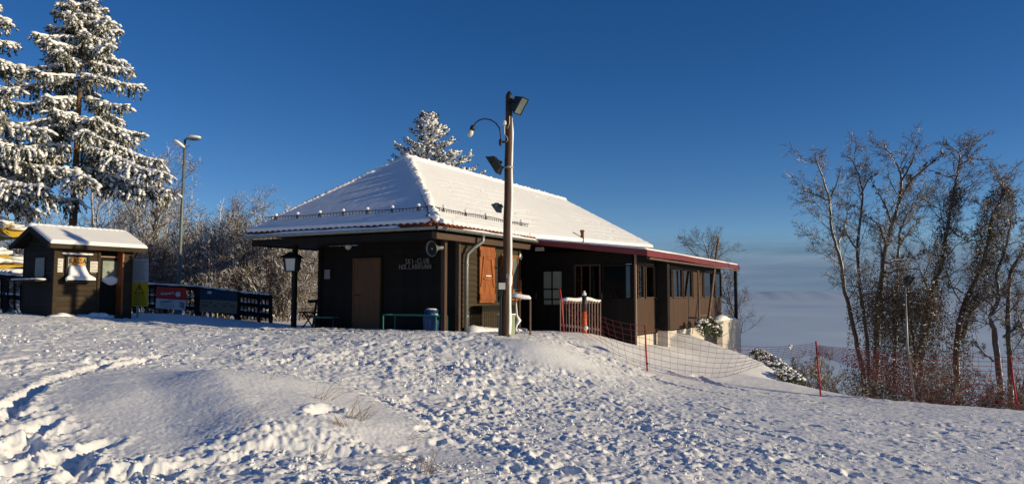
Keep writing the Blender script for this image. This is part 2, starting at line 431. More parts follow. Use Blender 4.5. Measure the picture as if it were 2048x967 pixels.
def base_h(x, y):
    x, y = np.atleast_1d(np.asarray(x, float)), np.atleast_1d(np.asarray(y, float))
    sh = x.shape; xf, yf = x.ravel(), y.ravel()
    z = np.full(xf.shape, _w[_n]) + _w[_n+1] * xf + _w[_n+2] * yf
    for i in range(_n):
        z -= _w[i] * np.sqrt((xf - _cp[i, 0]) ** 2 + (yf - _cp[i, 1]) ** 2 + 1.0)
    r = np.hypot(xf, yf)
    th = np.arctan2(xf, yf)
    far = -3.5 - 5.0 * sstep(0.05, 0.5, th) - np.clip(r - 36, 0, 400) * 0.27
    left = 1 - sstep(-0.15, 0.12, th)
    far = far * (1 - left) + left * (-1.0 - np.clip(r - 36, 0, 400) * 0.035 - np.clip(r - 62, 0, 400) * 0.3)
    far = np.maximum(far, -95.0)
    far = np.where(yf < 0, np.maximum(far, -8), far)
    t = sstep(30, 46, r)
    return (z * (1 - t) + far * t).reshape(sh)
def gz(x, y): return float(base_h(x, y)[0])
def PG(px, d):
    """ground point under a column of the picture at distance d"""
    x = (px - 1024) / F_PX * d / CT
    return Vector((x, d, gz(x, d)))

# the edge between the trodden slope and the smooth bank under the veranda
_bx = np.array([1.2, 1.9, 3.1, 4.3, 6.0, 7.4, 9.0]); _by = np.array([19.6, 18.6, 17.8, 17.0, 17.1, 17.5, 18.5])
def ell(x, y, cx, cy, a, b, rot=0.0, soft=0.25):
    c, s = math.cos(rot), math.sin(rot)
    u, v = (x - cx) * c + (y - cy) * s, -(x - cx) * s + (y - cy) * c
    d = np.sqrt((u / a) ** 2 + (v / b) ** 2) + (fbm(x * 1.3, y * 1.3, 3, 5) - 0.5) * 0.45
    return 1 - sstep(1 - soft, 1 + soft, d)
def groove(x, y, pts, width):
    """distance to a polyline in units of its width"""
    best = np.full(x.shape, 99.0)
    for (x0, y0), (x1, y1) in zip(pts[:-1], pts[1:]):
        dx, dy = x1 - x0, y1 - y0
        t = np.clip(((x - x0) * dx + (y - y0) * dy) / (dx * dx + dy * dy), 0, 1)
        best = np.minimum(best, np.hypot(x - x0 - t * dx, y - y0 - t * dy))
    return best / width
def xy(px, py):
    """plan point seen at a pixel of the bare ground"""
    d = np.arange(4.0, 40.0, 0.05); x = (px - 1024) / F_PX * d
    i = int(np.argmax(base_h(x, d) >= ratio(py) * d))
    return (float(x[i]), float(d[i]))

def snow_height(x, y):
    z = base_h(x, y)
    r = np.hypot(x, y)
    near = 1 - sstep(26, 40, r)
    smooth = np.maximum.reduce([
        ell(x, y, -3.75, 9.3, 2.7, 2.0, -0.15), ell(x, y, -1.9, 8.4, 1.9, 0.95, -0.35), ell(x, y, 0.72, 15.5, 1.2, 0.9, -0.6),
        ell(x, y, -0.9, 7.4, 0.9, 0.5, 0.0)])
    bank = sstep(-0.1, 0.35, y - np.interp(x, _bx, _by) + (fbm(x * 2, y * 2, 3, 9) - 0.5) * 0.5) * sstep(1.0, 1.5, x)
    behind = sstep(0.0, 0.6, y - np.interp(x, [-30, -12.5, -10.9, -5.5, -1.5, 1.0], [23.0, 22.6, 21.9, 20.4, 18.6, 19.5]))
    smooth = np.maximum(smooth, np.maximum(bank, behind))
    churn = (1 - smooth) * near
    # how deep the snow is trodden: rough on the left and in the middle, packed on the right
    deep = 0.50 + 0.45 * (1 - sstep(0.0, 4.5, x - 0.12 * (y - 10)))
    deep = deep * (0.72 + 0.56 * fbm(x * 0.6, y * 0.6, 2, 77))
    deep = deep * (0.86 + 0.55 * np.exp(-(((x + 1.6) / 3.6) ** 2 + ((y - 13.6) / 1.5) ** 2)))   # the churned bank below the hut
    wx = x + 0.22 * (fbm(x * 5, y * 5, 3, 31, .6) - 0.5); wy = y + 0.22 * (fbm(x * 5 + 9, y * 5, 3, 32, .6) - 0.5)
    calm = 0.28 + 0.72 * sstep(0.38, 0.60, fbm(x * 0.9, y * 0.9, 4, 91))       # trampled flat in places
    h = 0.085 * (fbm(wx * 1.4, wy * 1.4, 3, 1, 0.5) - 0.5)
    b1 = 1 - np.abs(2 * vnoise(wx * 5.2, wy * 5.2, 2) - 1); h += 0.022 * calm * (b1 - 0.5)
    f1, v1 = worley(wx / 0.30, wy / 0.24, 3); h -= 0.050 * calm * sstep(0.50, 0.18, f1) * (v1 < 0.16)
    f1, v1 = worley(wx / 0.19 + 2, wy / 0.19, 5); h += 0.034 * calm * sstep(0.55, 0.12, f1) * np.clip(v1 - 0.55, 0, 1) * 2
    f2, v2 = worley(wx / 0.095 + 5, wy / 0.095, 4); h += 0.026 * calm * sstep(0.6, 0.1, f2) * (v2 ** 2)
    b2 = 1 - np.abs(2 * vnoise(wx * 13, wy * 13, 12) - 1); h += 0.026 * (b2 - 0.5)
    f3, v3 = worley(wx / 0.062 + 1, wy / 0.062, 14); h += 0.016 * sstep(0.6, 0.1, f3) * v3 * calm
    h += 0.019 * (fbm(wx * 24, wy * 24, 3, 8, 0.6) - 0.5)
    ru, rv_ = x * 0.86 - y * 0.51, x * 0.51 + y * 0.86                             # scraped along the run of the slope on the right
    h += 0.046 * sstep(-2.0, 2.5, x) * (fbm(ru * 2.2 + 0.4 * fbm(x * 2, y * 2, 2, 95), rv_ * 11, 3, 94, 0.55) - 0.5)
    z = z + h * deep * churn
    # smooth snow: soft undulation and a grainy crust
    s = 0.05 * (fbm(x * 0.9, y * 0.9, 3, 21) - 0.5) + 0.020 * (fbm(x * 3.2 + y, y * 7, 4, 22, .6) - 0.5) + 0.008 * (vnoise(x * 38, y * 38, 23) - 0.5)
    z = z + s * smooth * near
    # mounds: the dome in the left foreground and the drift beside the pole
    z = z + 0.13 * np.exp(-(((x + 4.35) / 1.6) ** 2 + ((y - 9.4) / 1.5) ** 2)) 
    lx0, ly0, lx1, ly1 = -5.35, 10.8, -2.75, 6.7          # a second dome rises right of this line, its left flank in shade
    ll = math.hypot(lx1 - lx0, ly1 - ly0); sd = ((x - lx0) * (ly0 - ly1) + (y - ly0) * (lx1 - lx0)) / ll; al = ((x - lx0) * (lx1 - lx0) + (y - ly0) * (ly1 - ly0)) / ll
    z = z + 0.19 * sstep(-0.1, 0.85, sd) * (1 - sstep(1.2, 3.6, sd)) * sstep(-0.3, 1.6, al) * (1 - sstep(3.9, 5.0, al))
    z = z + 0.16 * np.exp(-(((x - 0.72) / 1.0) ** 2 + ((y - 15.5) / 0.8) ** 2))
    z = z + 0.10 * np.exp(-(((x + 1.5) / 1.1) ** 2 + ((y - 12.6) / 0.8) ** 2))
    return z

_tracks = [([xy(*p) for p in t], w, dp) for t, w, dp in (
    ([(330,712),(220,728),(130,756),(60,800),(40,850)], 0.10, 0.06),
    ([(300,722),(190,742),(95,778),(20,840)], 0.09, 0.055),
    ([(420,716),(250,716),(100,730),(0,752)], 0.08, 0.04),
    ([(390,706),(220,704),(60,716),(0,726)], 0.08, 0.035),
    ([(330,925),(430,905),(560,886),(660,888),(760,905)], 0.085, -0.024),
    ([(300,950),(420,930),(560,905),(700,910)], 0.09, 0.045),
    ([(740,800),(830,830),(880,870),(960,900)], 0.10, 0.030),
    ([(820,800),(900,850),(990,890),(1060,930)], 0.10, 0.028),
    ([(1210,718),(1290,752),(1380,778),(1460,790)], 0.10, 0.055),
    ([(1390,752),(1440,772),(1520,786)], 0.10, 0.05),
    ([(1080,800),(1200,815),(1400,845),(1700,905)], 0.07, 0.022),
    ([(1060,830),(1200,845),(1400,880),(1650,940)], 0.07, 0.022),
    ([(1700,845),(1850,850),(2048,862)], 0.07, 0.018))]
_rng = np.random.default_rng(5)
_prints = []
for px, py, s in ((60,905,1.3),(150,930,1.4),(95,862,1.1),(210,900,1.0),(40,950,1.3),(250,955,1.2),(30,820,1.0),(75,835,.9),(130,872,1),(330,948,1.1),(180,960,1.2),(0,880,1.2),
                  (655,856,1.25),(1000,770,.8),(940,745,.9),(870,700,.8),(1080,915,.7),(1200,880,.6),(1130,945,.8),(1400,935,.6),(1550,925,.6),(1690,945,.7),(1340,860,.5),(1480,880,.5)):
    _prints.append((*xy(px, py), 0.11 * s, 0.085 * s, _rng.uniform(-0.9, 0.9)))

# lines of boot prints across the slope
for way, st in (([(1060,965),(1010,860),(965,770),(940,700)], 0.36), ([(470,704),(620,694),(800,690),(930,692)], 0.40), ([(1560,960),(1350,880),(1210,800),(1130,735)], 0.38),
                ([(2040,900),(1800,880),(1600,850),(1400,812)], 0.38), ([(200,668),(420,672),(640,684)], 0.42), ([(760,960),(840,900),(905,830),(960,770)], 0.36), ([(1900,960),(1700,905),(1500,852),(1330,800)], 0.40)):
    pts_ = [xy(*p) for p in way]; k_ = 0
    for (xa_, ya_), (xb_, yb_) in zip(pts_[:-1], pts_[1:]):
        L_ = math.hypot(xb_ - xa_, yb_ - ya_); n_ = max(1, int(L_ / st)); ux, uy = (xb_ - xa_) / L_, (yb_ - ya_) / L_
        for i_ in range(n_):
            f_ = (i_ + _rng.uniform(-.15, .15)) / n_; sd_ = 0.11 * (1 if k_ % 2 else -1) + _rng.normal(0, .03); k_ += 1
            _prints.append((xa_ + (xb_ - xa_) * f_ - uy * sd_, ya_ + (yb_ - ya_) * f_ + ux * sd_, 0.062, _rng.uniform(.03, .055), math.atan2(-ux, uy) + _rng.normal(0, .15)))
def add_tracks(x, y, z):
    for pts, w, dp in _tracks:
        cx = np.mean([p[0] for p in pts]); cy = np.mean([p[1] for p in pts])
        R = max(math.hypot(p[0] - cx, p[1] - cy) for p in pts) + 1.0
        m = (np.hypot(x - cx, y - cy) < R)
        xs, ys = x[m], y[m]
        g = groove(xs + 0.14 * (fbm(xs * 6, ys * 6, 3, 41, .7) - .5), ys + 0.14 * (fbm(xs * 6, ys * 6, 3, 42, .7) - .5), pts, w)
        fc, vc = worley(xs / .075, ys / .075, 49); rough = (0.030 * (fbm(xs * 15, ys * 15, 3, 48, .65) - .5) + 0.022 * vc * sstep(.6, .1, fc)) * np.exp(-(g / 2.6) ** 2); z[m] += rough
        if dp > 0: z[m] += -dp * np.exp(-g ** 4 * 0.8) + 0.16 * dp * np.exp(-((g - 1.45) / 0.45) ** 2) * (0.4 + 1.2 * fbm(xs * 9, ys * 9, 2, 44))
        else:
            fw, vw = worley(xs / .10, ys / .10, 47); z[m] += -dp * np.exp(-g ** 2) * (0.15 + 0.9 * fbm(xs * 9, ys * 9, 3, 43, .7) + 0.9 * vw * sstep(.6, .1, fw))
    for cx, cy, a, dp, rot in _prints:
        m = (np.hypot(x - cx, y - cy) < a * 6)
        xs, ys = x[m], y[m]
        c, s = math.cos(rot), math.sin(rot)
        u, v = (xs - cx) * c + (ys - cy) * s, -(xs - cx) * s + (ys - cy) * c
        g = np.sqrt((u / a) ** 2 + (v / (1.9 * a)) ** 2) + 0.35 * (fbm(xs * 12, ys * 12, 2, 45) - 0.5)
        fc, vc = worley(xs / .07, ys / .07, 50); z[m] += (0.026 * (fbm(xs * 17, ys * 17, 3, 51, .65) - .5) + 0.018 * vc * sstep(.6, .1, fc)) * np.exp(-(g / 2.2) ** 2) * min(1, a / .1)
        z[m] += -dp * np.exp(-g ** 4 * 0.9) + 0.22 * dp * np.exp(-((g - 1.5) / 0.4) ** 2) * (fbm(xs * 15, ys * 15, 2, 46) * 1.6)
    return z

_FA = math.radians(41)
_ang = np.concatenate([np.linspace(-_FA, _FA, 820), np.linspace(_FA, 2 * math.pi - _FA, 62)[1:-1]])
_rad = np.concatenate([np.geomspace(0.35, 5.0, 22)[:-1], np.geomspace(5.0, 31.0, 680)[:-1], np.geomspace(31.0, 60, 60)[:-1], np.geomspace(60, 40000, 40)])
_AA, _RR = np.meshgrid(_ang, _rad)
_gx, _gy = np.sin(_AA) * _RR, np.cos(_AA) * _RR
_gzv = add_tracks(_gx, _gy, snow_height(_gx, _gy))
nr, na = _gx.shape
_i, _j = np.meshgrid(np.arange(nr - 1), np.arange(na), indexing='ij')
_q = np.stack([_i * na + _j, _i * na + (_j + 1) % na, (_i + 1) * na + (_j + 1) % na, (_i + 1) * na + _j], -1).reshape(-1, 4)
ground = link('snow_ground', np_mesh('snow_ground', np.stack([_gx, _gy, _gzv], -1), _q[:, ::-1], smooth=True), M['snow'])
tag(ground, 'snow covered ground, trodden slope and smooth banks', kind='structure')
def surf_z(x, y):
    a = np.array([[float(x)]]), np.array([[float(y)]])
    return float(add_tracks(a[0], a[1], snow_height(*a))[0, 0])

# broken snow lumps kicked up over the trodden slope
rs = np.random.default_rng(11)
_T = []
cand_x, cand_d = rs.uniform(-0.70, 0.70, 9000), np.exp(rs.uniform(math.log(6.0), math.log(19), 9000))
cx, cy = cand_x * cand_d, cand_d
keep = (fbm(cx * 1.4, cy * 1.4, 3, 61) > 0.5) & (ell(cx, cy, -3.75, 9.3, 2.7, 2.0, -0.15) < 0.3) & (ell(cx, cy, -1.9, 8.4, 1.7, 0.9, -0.35) < 0.4) \
    & (ell(cx, cy, 0.72, 15.5, 1.2, 0.9, -0.6) < 0.3) & ((cy < np.interp(cx, _bx, _by)) | (cx < 1.1)) & (cy < np.interp(cx, [-14, -5, -1, 1], [21, 19, 17.5, 18.5]))
cx, cy = cx[keep][:2600], cy[keep][:2600]
cz = add_tracks(cx, cy, snow_height(cx, cy))
for a, b, c in zip(cx, cy, cz):
    s = float(rs.uniform(0.008, 0.018) if rs.random() < 0.9 else rs.uniform(0.018, 0.038)) * (0.55 if a > 2.5 else 1.0)
    rot = Matrix.Rotation(rs.uniform(0, 6.28), 4, 'Z') @ Matrix.Rotation(rs.uniform(0, 1), 4, 'X')
    _T.append(np.array(Matrix.Translation((a, b, c + s * 0.2)) @ rot @ Matrix.Diagonal((s * 1.3, s, s * 0.8, 1))))
v, f = lump_mesh(*ICO1, _T, 0.16, rs)
tag(link('snow_lumps', np_mesh('snow_lumps', v, None, f, smooth=True), M['snow']), 'broken snow lumps strewn over the trodden slope', 'snow lumps', kind='stuff')

# sea of fog over the plain and the hills that stand out of it
_r2 = np.geomspace(110, 42000, 90); _a2 = np.linspace(0, 2 * math.pi, 181)[:-1]
A2, R2 = np.meshgrid(_a2, _r2)
fx, fy = np.sin(A2) * R2, np.cos(A2) * R2
fz = -44 + 14 * (fbm(fx / 260, fy / 260, 4, 71) - 0.5) * sstep(110, 500, R2) + 46 * (fbm(fx / 1900, fy / 1900, 4, 72) - 0.5) * sstep(900, 4000, R2) + 70 * (fbm(fx / 5200, fy / 5200, 3, 73) - 0.5) * sstep(5000, 14000, R2)
ii, jj = np.meshgrid(np.arange(len(_r2) - 1), np.arange(180), indexing='ij')
q2 = np.stack([ii * 180 + jj, ii * 180 + (jj + 1) % 180, (ii + 1) * 180 + (jj + 1) % 180, (ii + 1) * 180 + jj], -1).reshape(-1, 4)
tag(link('fog_sea', np_mesh('fog_sea', np.stack([fx, fy, fz], -1), q2[:, ::-1], smooth=True), M['fog']), 'sea of fog filling the valley to the horizon', kind='structure')
def far_hill(pts, d, depth, name):
    """a long low ridge: crest heights along x at distance d"""
    xs = np.linspace(pts[0][0], pts[-1][0], 120)
    zs = np.interp(xs, [p[0] for p in pts], [p[1] for p in pts]) + (fbm(xs / 90, xs * 0, 4, 81) - 0.5) * 22
    rows = []
    for k, t in enumerate(np.linspace(-1, 1, 13)):
        g = math.cos(t * math.pi / 2) ** 0.8 if abs(t) < 1 else 0.0
        zz = -80 + (zs + 80) * g * (1 + 0.06 * (fbm(xs / 120, xs * 0 + k, 3, 82) - 0.5))
        rows.append(np.stack([xs + t * 60, np.full_like(xs, d + t * depth), zz], -1))
    Vv = np.concatenate(rows); n = len(xs)
    a, b = np.meshgrid(np.arange(12), np.arange(n - 1), indexing='ij')
    qq = np.stack([a * n + b, a * n + b + 1, (a + 1) * n + b + 1, (a + 1) * n + b], -1).reshape(-1, 4)
    return tag(link(name, np_mesh(name, Vv, qq, smooth=True), M['hill']), kind='structure')
far_hill([(900, -78), (1400, 10), (1900, 34), (2500, 30), (3000, 22), (3800, 28), (5000, 0), (6500, -60)], 6500, 700, 'far_hills')

# ------------------------------------------------------------------ the ski hut
# local axes: x points out of the lit side wall, y runs along that wall away from the camera
H_YAW, H_C, H_G = math.radians(28.2), (-1.36, 19.02), -1.0
HC, HS = math.cos(H_YAW), math.sin(H_YAW)
def h_world(x, y, z): return Vector((H_C[0] + x * HC + y * HS, H_C[1] - x * HS + y * HC, z))
def h_local(p):
    dx, dy = p[0] - H_C[0], p[1] - H_C[1]
    return Vector((dx * HC - dy * HS, dx * HS + dy * HC, p[2]))
def _ray(px, py):
    a, b = h_local(P(px, py, 10.0)), h_local((0, 0, 0))
    return b, a - b
def onX(px, py, x0):
    o, d = _ray(px, py); t = (x0 - o.x) / d.x; return (o + d * t).y, (o + d * t).z
def onY(px, py, y0):
    o, d = _ray(px, py); t = (y0 - o.y) / d.y; return (o + d * t).x, (o + d * t).z

hut = thing('ski_hut', 'dark timber ski club hut with snowy hipped tile roof and glazed veranda', 'hut', (H_C[0], H_C[1], H_G), -H_YAW)
def hb(mb, name, mat, parent=None, smooth=False): return mb.build(name, M[mat], parent or hut, dz=-H_G, smooth=smooth)
def at_h(name, me, mat, parent, loc, rot=(0, 0, 0)):
    o = link(name, me, M[mat], parent); o.location = (loc[0], loc[1], loc[2] - H_G); o.rotation_euler = rot; return o

# walls: solid core, planks on the porch side and on the lit side
core = MB().box(-4.57, -0.03, 0.03, 3.3, -1.5, 1.36).box(-4.57, -1.2, 3.3, 12.6, -3.0, 1.36)
core.box(-1.2, -0.02, 4.46, 12.6, -3.0, 1.36)
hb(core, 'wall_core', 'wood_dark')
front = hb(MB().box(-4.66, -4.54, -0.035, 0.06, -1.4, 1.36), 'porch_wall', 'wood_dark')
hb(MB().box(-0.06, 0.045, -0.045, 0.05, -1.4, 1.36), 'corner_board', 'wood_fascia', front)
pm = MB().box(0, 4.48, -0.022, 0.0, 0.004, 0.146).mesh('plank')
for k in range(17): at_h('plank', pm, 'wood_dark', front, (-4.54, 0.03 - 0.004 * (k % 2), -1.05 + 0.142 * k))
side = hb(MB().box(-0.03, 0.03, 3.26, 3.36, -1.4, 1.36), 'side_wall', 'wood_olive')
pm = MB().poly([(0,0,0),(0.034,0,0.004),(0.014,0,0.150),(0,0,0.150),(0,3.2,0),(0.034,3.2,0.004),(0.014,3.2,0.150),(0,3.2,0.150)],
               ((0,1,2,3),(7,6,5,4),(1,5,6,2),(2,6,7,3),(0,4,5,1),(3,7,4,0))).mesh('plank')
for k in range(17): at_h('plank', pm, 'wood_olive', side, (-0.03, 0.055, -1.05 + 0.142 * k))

# porch ceiling and the boxed eave
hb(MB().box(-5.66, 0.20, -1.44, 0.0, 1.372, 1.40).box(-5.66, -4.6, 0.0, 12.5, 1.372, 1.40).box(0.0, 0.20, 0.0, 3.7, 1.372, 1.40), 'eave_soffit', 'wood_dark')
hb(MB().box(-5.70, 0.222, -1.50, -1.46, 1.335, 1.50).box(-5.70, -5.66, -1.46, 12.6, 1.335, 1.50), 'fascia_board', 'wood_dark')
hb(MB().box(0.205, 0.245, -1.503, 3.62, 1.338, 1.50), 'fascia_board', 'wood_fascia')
hb(MB().box(-0.055, 0.055, -0.71, -0.60, -1.15, 1.37), 'porch_post', 'wood_post')
hb(MB().box(-4.985, -4.875, -0.71, -0.60, -1.15, 1.37), 'porch_post', 'wood_dark')

# porch door with frame
x0, z0 = onY(706, 662, -0.03); x1, z1 = onY(763, 515, -0.03)
dr = hb(MB().box(x0 + 0.05, x1 - 0.05, -0.075, -0.03, -1.05, z1 - 0.05), 'door', 'wood_door')
hb(MB().box(x0, x0 + 0.048, -0.085, 0.0, -1.05, z1).box(x1 - 0.048, x1, -0.085, 0.0, -1.05, z1).box(x0 + 0.05, x1 - 0.05, -0.085, 0.0, z1 - 0.046, z1), 'door_frame', 'wood_door', dr)
hb(MB().tube([(x0 + 0.12, -0.08, 0.0), (x0 + 0.12, -0.13, 0.0), (x0 + 0.24, -0.13, 0.0)], 0.011, 6), 'handle', 'metal_dark', dr)
xn = onY(655, 548, -0.03)
hb(MB().box(xn[0] - 0.1, xn[0] + 0.1, -0.045, -0.036, xn[1] - 0.13, xn[1] + 0.13), 'notice', 'ink_soft')
xn = onY(697, 491, -0.05)
hb(MB().lathe([(0.11, 0), (0.12, 0.03), (0.07, 0.07), (0.01, 0.085)], 14, Matrix.Translation((xn[0], -0.04, xn[1])) @ Matrix.Rotation(math.pi / 2, 4, 'X')), 'wall_lamp', 'lamp_glass', smooth=True)

# lettering on the porch wall, small sticks nailed up by hand
STROKES = {'S': [[(1,.95),(.5,1),(.05,.82),(.2,.58),(.8,.45),(.95,.2),(.5,0),(0,.08)]], 'K': [[(0,0),(0,1)],[(.9,1),(.05,.5),(.95,0)]], 'I': [[(.5,0),(.5,1)]],
  '-': [[(.1,.5),(.9,.5)]], 'C': [[(.95,.95),(.3,1),(0,.5),(.3,0),(.95,.05)]], 'L': [[(0,1),(0,0),(.9,0)]], 'U': [[(0,1),(0,.15),(.4,0),(.85,.15),(.9,1)]],
  'B': [[(0,0),(0,1),(.7,.95),(.7,.6),(0,.52),(.85,.42),(.85,.08),(0,0)]], 'H': [[(0,0),(0,1)],[(.9,0),(.9,1)],[(0,.5),(.9,.5)]],
  'O': [[(.45,1),(0,.75),(0,.25),(.45,0),(.9,.25),(.9,.75),(.45,1)]], 'A': [[(0,0),(.45,1),(.9,0)],[(.2,.4),(.7,.4)]],
  'R': [[(0,0),(0,1),(.75,.95),(.75,.55),(0,.5),(.9,0)]], 'N': [[(0,0),(0,1),(.85,0),(.85,1)]]}
rl = random.Random(3)
let = hb(MB().box(-1.84, -0.82, -0.034, -0.030, 0.60, 0.62), 'lettering', 'wood_dark')
for word, xa, xb, zb in (('SKI-CLUB', onY(811, 521, -.04)[0], onY(861, 521, -.04)[0], onY(830, 526.5, -.04)[1]),
                         ('HOLLABRUNN', onY(799, 536, -.04)[0], onY(864, 536, -.04)[0], onY(830, 537.5, -.04)[1])):
    n = len(word); step = (xb - xa) / n
    for i, ch in enumerate(word):
        mb = MB()
        for st in STROKES[ch]:
            for a, b in zip(st[:-1], st[1:]):
                mb.bar((a[0] * step * .72, 0, a[1] * .125), (b[0] * step * .72, 0, b[1] * .125), 0.013, 0.015, (0, 1, 0))
        at_h('letter', mb.mesh('letter'), 'letter', let, (xa + i * step, -0.045, zb + rl.uniform(-.008, .008)), (0, rl.uniform(-.1, .1), 0))

# shutters and the window behind the pole on the lit side
def shutter(ya, yb, za, zb, xo, full=True):
    w, h = yb - ya, zb - za
    s = hb(MB().box(xo + 0.003, xo + 0.02, ya + .01, yb - .01, za, zb), 'shutter', 'wood_orange')
    n = 3
    for k in range(n):
        a = ya + w * k / n
        hb(MB().box(xo + 0.02, xo + 0.045, a + .005, a + w / n - .005, za, zb), 'board', 'wood_orange', s)
    if full:
        cy = (ya + yb) / 2
        for z in (za + h * 0.10, zb - h * 0.14): hb(MB().box(xo + 0.045, xo + 0.07, ya, yb, z - .085, z + .085), 'batten', 'wood_orange', s)
        for q in (-1, 1):
            hb(MB().poly([(xo+.045+k*.026, cy+q*a*w, za+h*b) for k in (0, 1) for a, b in ((.46,.28),(.36,.28),(.20,.76),(.30,.76))],
                         ((0,1,2,3),(7,6,5,4),(0,4,5,1),(1,5,6,2),(2,6,7,3),(3,7,4,0))), 'stile', 'wood_orange', s)
        hb(MB().box(xo + .045, xo + .073, cy - .3 * w, cy + .3 * w, za + h * .76, za + h * .80), 'rail', 'wood_orange', s)
        hb(MB().box(xo + .045, xo + .075, cy - .26 * w, cy + .26 * w, za + h * .40, za + h * .44), 'rail', 'wood_orange', s)
        hb(MB().box(xo + .05, xo + .085, cy - .17 * w, cy + .17 * w, za + h * .462, za + h * .478), 'snow_cap', 'cap_snow', s)
        hb(MB().box(xo + .03, xo + .09, yb + .01, yb + .06, za + h * .60, za + h * .63).box(xo + .03, xo + .05, yb - .05, yb + .06, za + h * .625, za + h * .65), 'latch', 'metal_dark', s)
    return s
ya, za = onX(957, 605, 0.03); yb, zb = onX(988, 491, 0.03)
shutter(ya, yb, za, zb - 0.03, 0.02)
yw0, yw1 = onX(1001, 550, 0.0)[0], onX(1034, 550, 0.0)[0]
win = hb(MB().box(-0.02, 0.05, yw0, yw0 + .06, za + .05, 1.15).box(-0.02, 0.05, yw1 - .06, yw1, za + .05, 1.15).box(-0.02, 0.05, yw0 + .06, yw1 - .06, 1.09, 1.15).box(-0.02, 0.07, yw0 + .06, yw1 - .06, za + .05, za + .11)
         .box(-0.02, 0.045, (yw0 + yw1) / 2 - .025, (yw0 + yw1) / 2 + .025, za + .11, 1.09), 'window', 'wood_orange')
hb(MB().box(0.018, 0.026, yw0 + .06, yw1 - .06, za + .11, 1.09), 'pane', 'metal_lamp', win)
# second leaf stands half open, seen edge on
hb(MB().box(0.04, 0.40, yw0 - .05, yw0 - .01, za + .1, 1.10), 'shutter', 'wood_orange')
hb(MB().box(0.03, 0.07, yw1 + .02, yw1 + .16, za + .06, 0.45), 'shutter', 'wood_orange')
# dark slatted bench front under the window
sb = hb(MB().box(0.06, 0.34, 0.62, 2.5, -0.33, -0.27).box(0.30, 0.33, 0.64, 2.48, -0.42, -0.335), 'bench_box', 'wood_dark')
sm = MB().box(0, 0.02, 0, 0.075, 0, 0.62).mesh('slat')
for k in range(18): at_h('slat', sm, 'wood_olive', sb, (0.305, 0.66 + 0.102 * k, -1.04))

# lean veranda: hollow, glazed on three sides
VX, VY, VE = 3.14, 4.40, 15.2
SILL, LINT, VF = -0.12, 0.90, -1.06
hb(MB().box(0.0, VX - .02, VY + .02, VE, VF - .10, VF - .02), 'veranda_floor', 'wood_dark')
hb(MB().box(0.02, VX - .02, VE, VE + .06, VF, 1.25), 'veranda_end_wall', 'wood_dark')
hb(MB().box(VX - 0.22, VX - 0.03, VY + .04, VE - .02, -3.6, VF - .01).box(0.0, VX - 0.23, VY + .05, VY + .20, -2.6, VF - .01), 'foundation', 'plaster')
# side that faces the porch, in shade
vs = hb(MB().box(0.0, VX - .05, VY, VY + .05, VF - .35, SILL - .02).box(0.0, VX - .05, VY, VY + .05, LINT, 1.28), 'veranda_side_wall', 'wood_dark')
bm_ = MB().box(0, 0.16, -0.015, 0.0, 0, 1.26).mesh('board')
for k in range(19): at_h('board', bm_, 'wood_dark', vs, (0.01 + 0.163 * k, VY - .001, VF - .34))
hb(MB().box(0.0, VX, VY - .06, VY + .04, SILL - .02, SILL + .02), 'sill', 'wood_dark', vs)
def window_y(pxa, pxb, pya, pyb, y0, frame, mull, glass, name='window', curtain=None, fw=0.045, parent=None):
    xa, zb = onY(pxa, pya, y0); xb, za = onY(pxb, pyb, y0)
    w = MB().box(xa, xa + fw, y0 - .03, y0 + .03, za, zb).box(xb - fw, xb, y0 - .03, y0 + .03, za, zb).box(xa + fw, xb - fw, y0 - .03, y0 + .03, za, za + fw).box(xa + fw, xb - fw, y0 - .03, y0 + .03, zb - fw, zb)
    for m in mull[0]: w.box(xa + (xb - xa) * m - .018, xa + (xb - xa) * m + .018, y0 - .025, y0 + .025, za + fw, zb - fw)
    for m in mull[1]: w.box(xa + fw, xb - fw, y0 - .024, y0 + .024, za + (zb - za) * m - .015, za + (zb - za) * m + .015)
    o = hb(w, name, frame)
    xs = [0] + list(mull[0]) + [1]; zs = [0] + list(mull[1]) + [1]
    for i in range(len(xs) - 1):
        for j in range(len(zs) - 1):
            hb(MB().box(xa + (xb - xa) * xs[i] + .02, xa + (xb - xa) * xs[i+1] - .02, y0 - .004, y0 + .004, za + (zb - za) * zs[j] + .02, za + (zb - za) * zs[j+1] - .02), 'pane', glass, o)
    return o
window_y(1085, 1127, 540, 612, VY - .035, 'wood_dark', ((.47,), (.47,)), 'lit_inside_glass')
window_y(1149, 1202, 529, 599, VY + .0, 'wood_fascia', ((.28, .60), ()), 'glass_dark')
window_y(1205, 1264, 529, 598, VY + .0, 'wood_dark', ((), ()), 'glass_dark')
hb(MB().box(*[v for v in (0.02, onY(1149, 560, VY)[0])], VY, VY + .05, SILL + .021, LINT - .001), 'wall_infill', 'wood_dark')
hb(MB().box(onY(1264, 560, VY)[0], VX - .05, VY - .01, VY + .05, SILL + .021, LINT - .001), 'wall_infill', 'wood_dark')
for pxa, pxb, mt in ((1178, 1186, 'curtain_tan'), (1155, 1166, 'curtain_tan')):
    hb(MB().box(onY(pxa, 560, VY + .2)[0], onY(pxb, 560, VY + .2)[0], VY + .2, VY + .22, SILL + .05, 0.45), 'curtain', mt)
xe, ze = onY(1080, 498, VY - .05); hb(MB().box(xe - .13, xe + .13, VY - .12, VY - .02, ze - .055, ze + .055), 'emergency_light', 'white_paint')
xe, ze = onY(1057, 514, VY - .6); hb(MB().lathe([(.10, 0), (.115, .03), (.07, .07)], 14, Matrix.Translation((-.02, 3.37, ze)) @ Matrix.Rotation(math.pi / 2, 4, 'Y')), 'wall_lamp', 'lamp_glass', smooth=True)

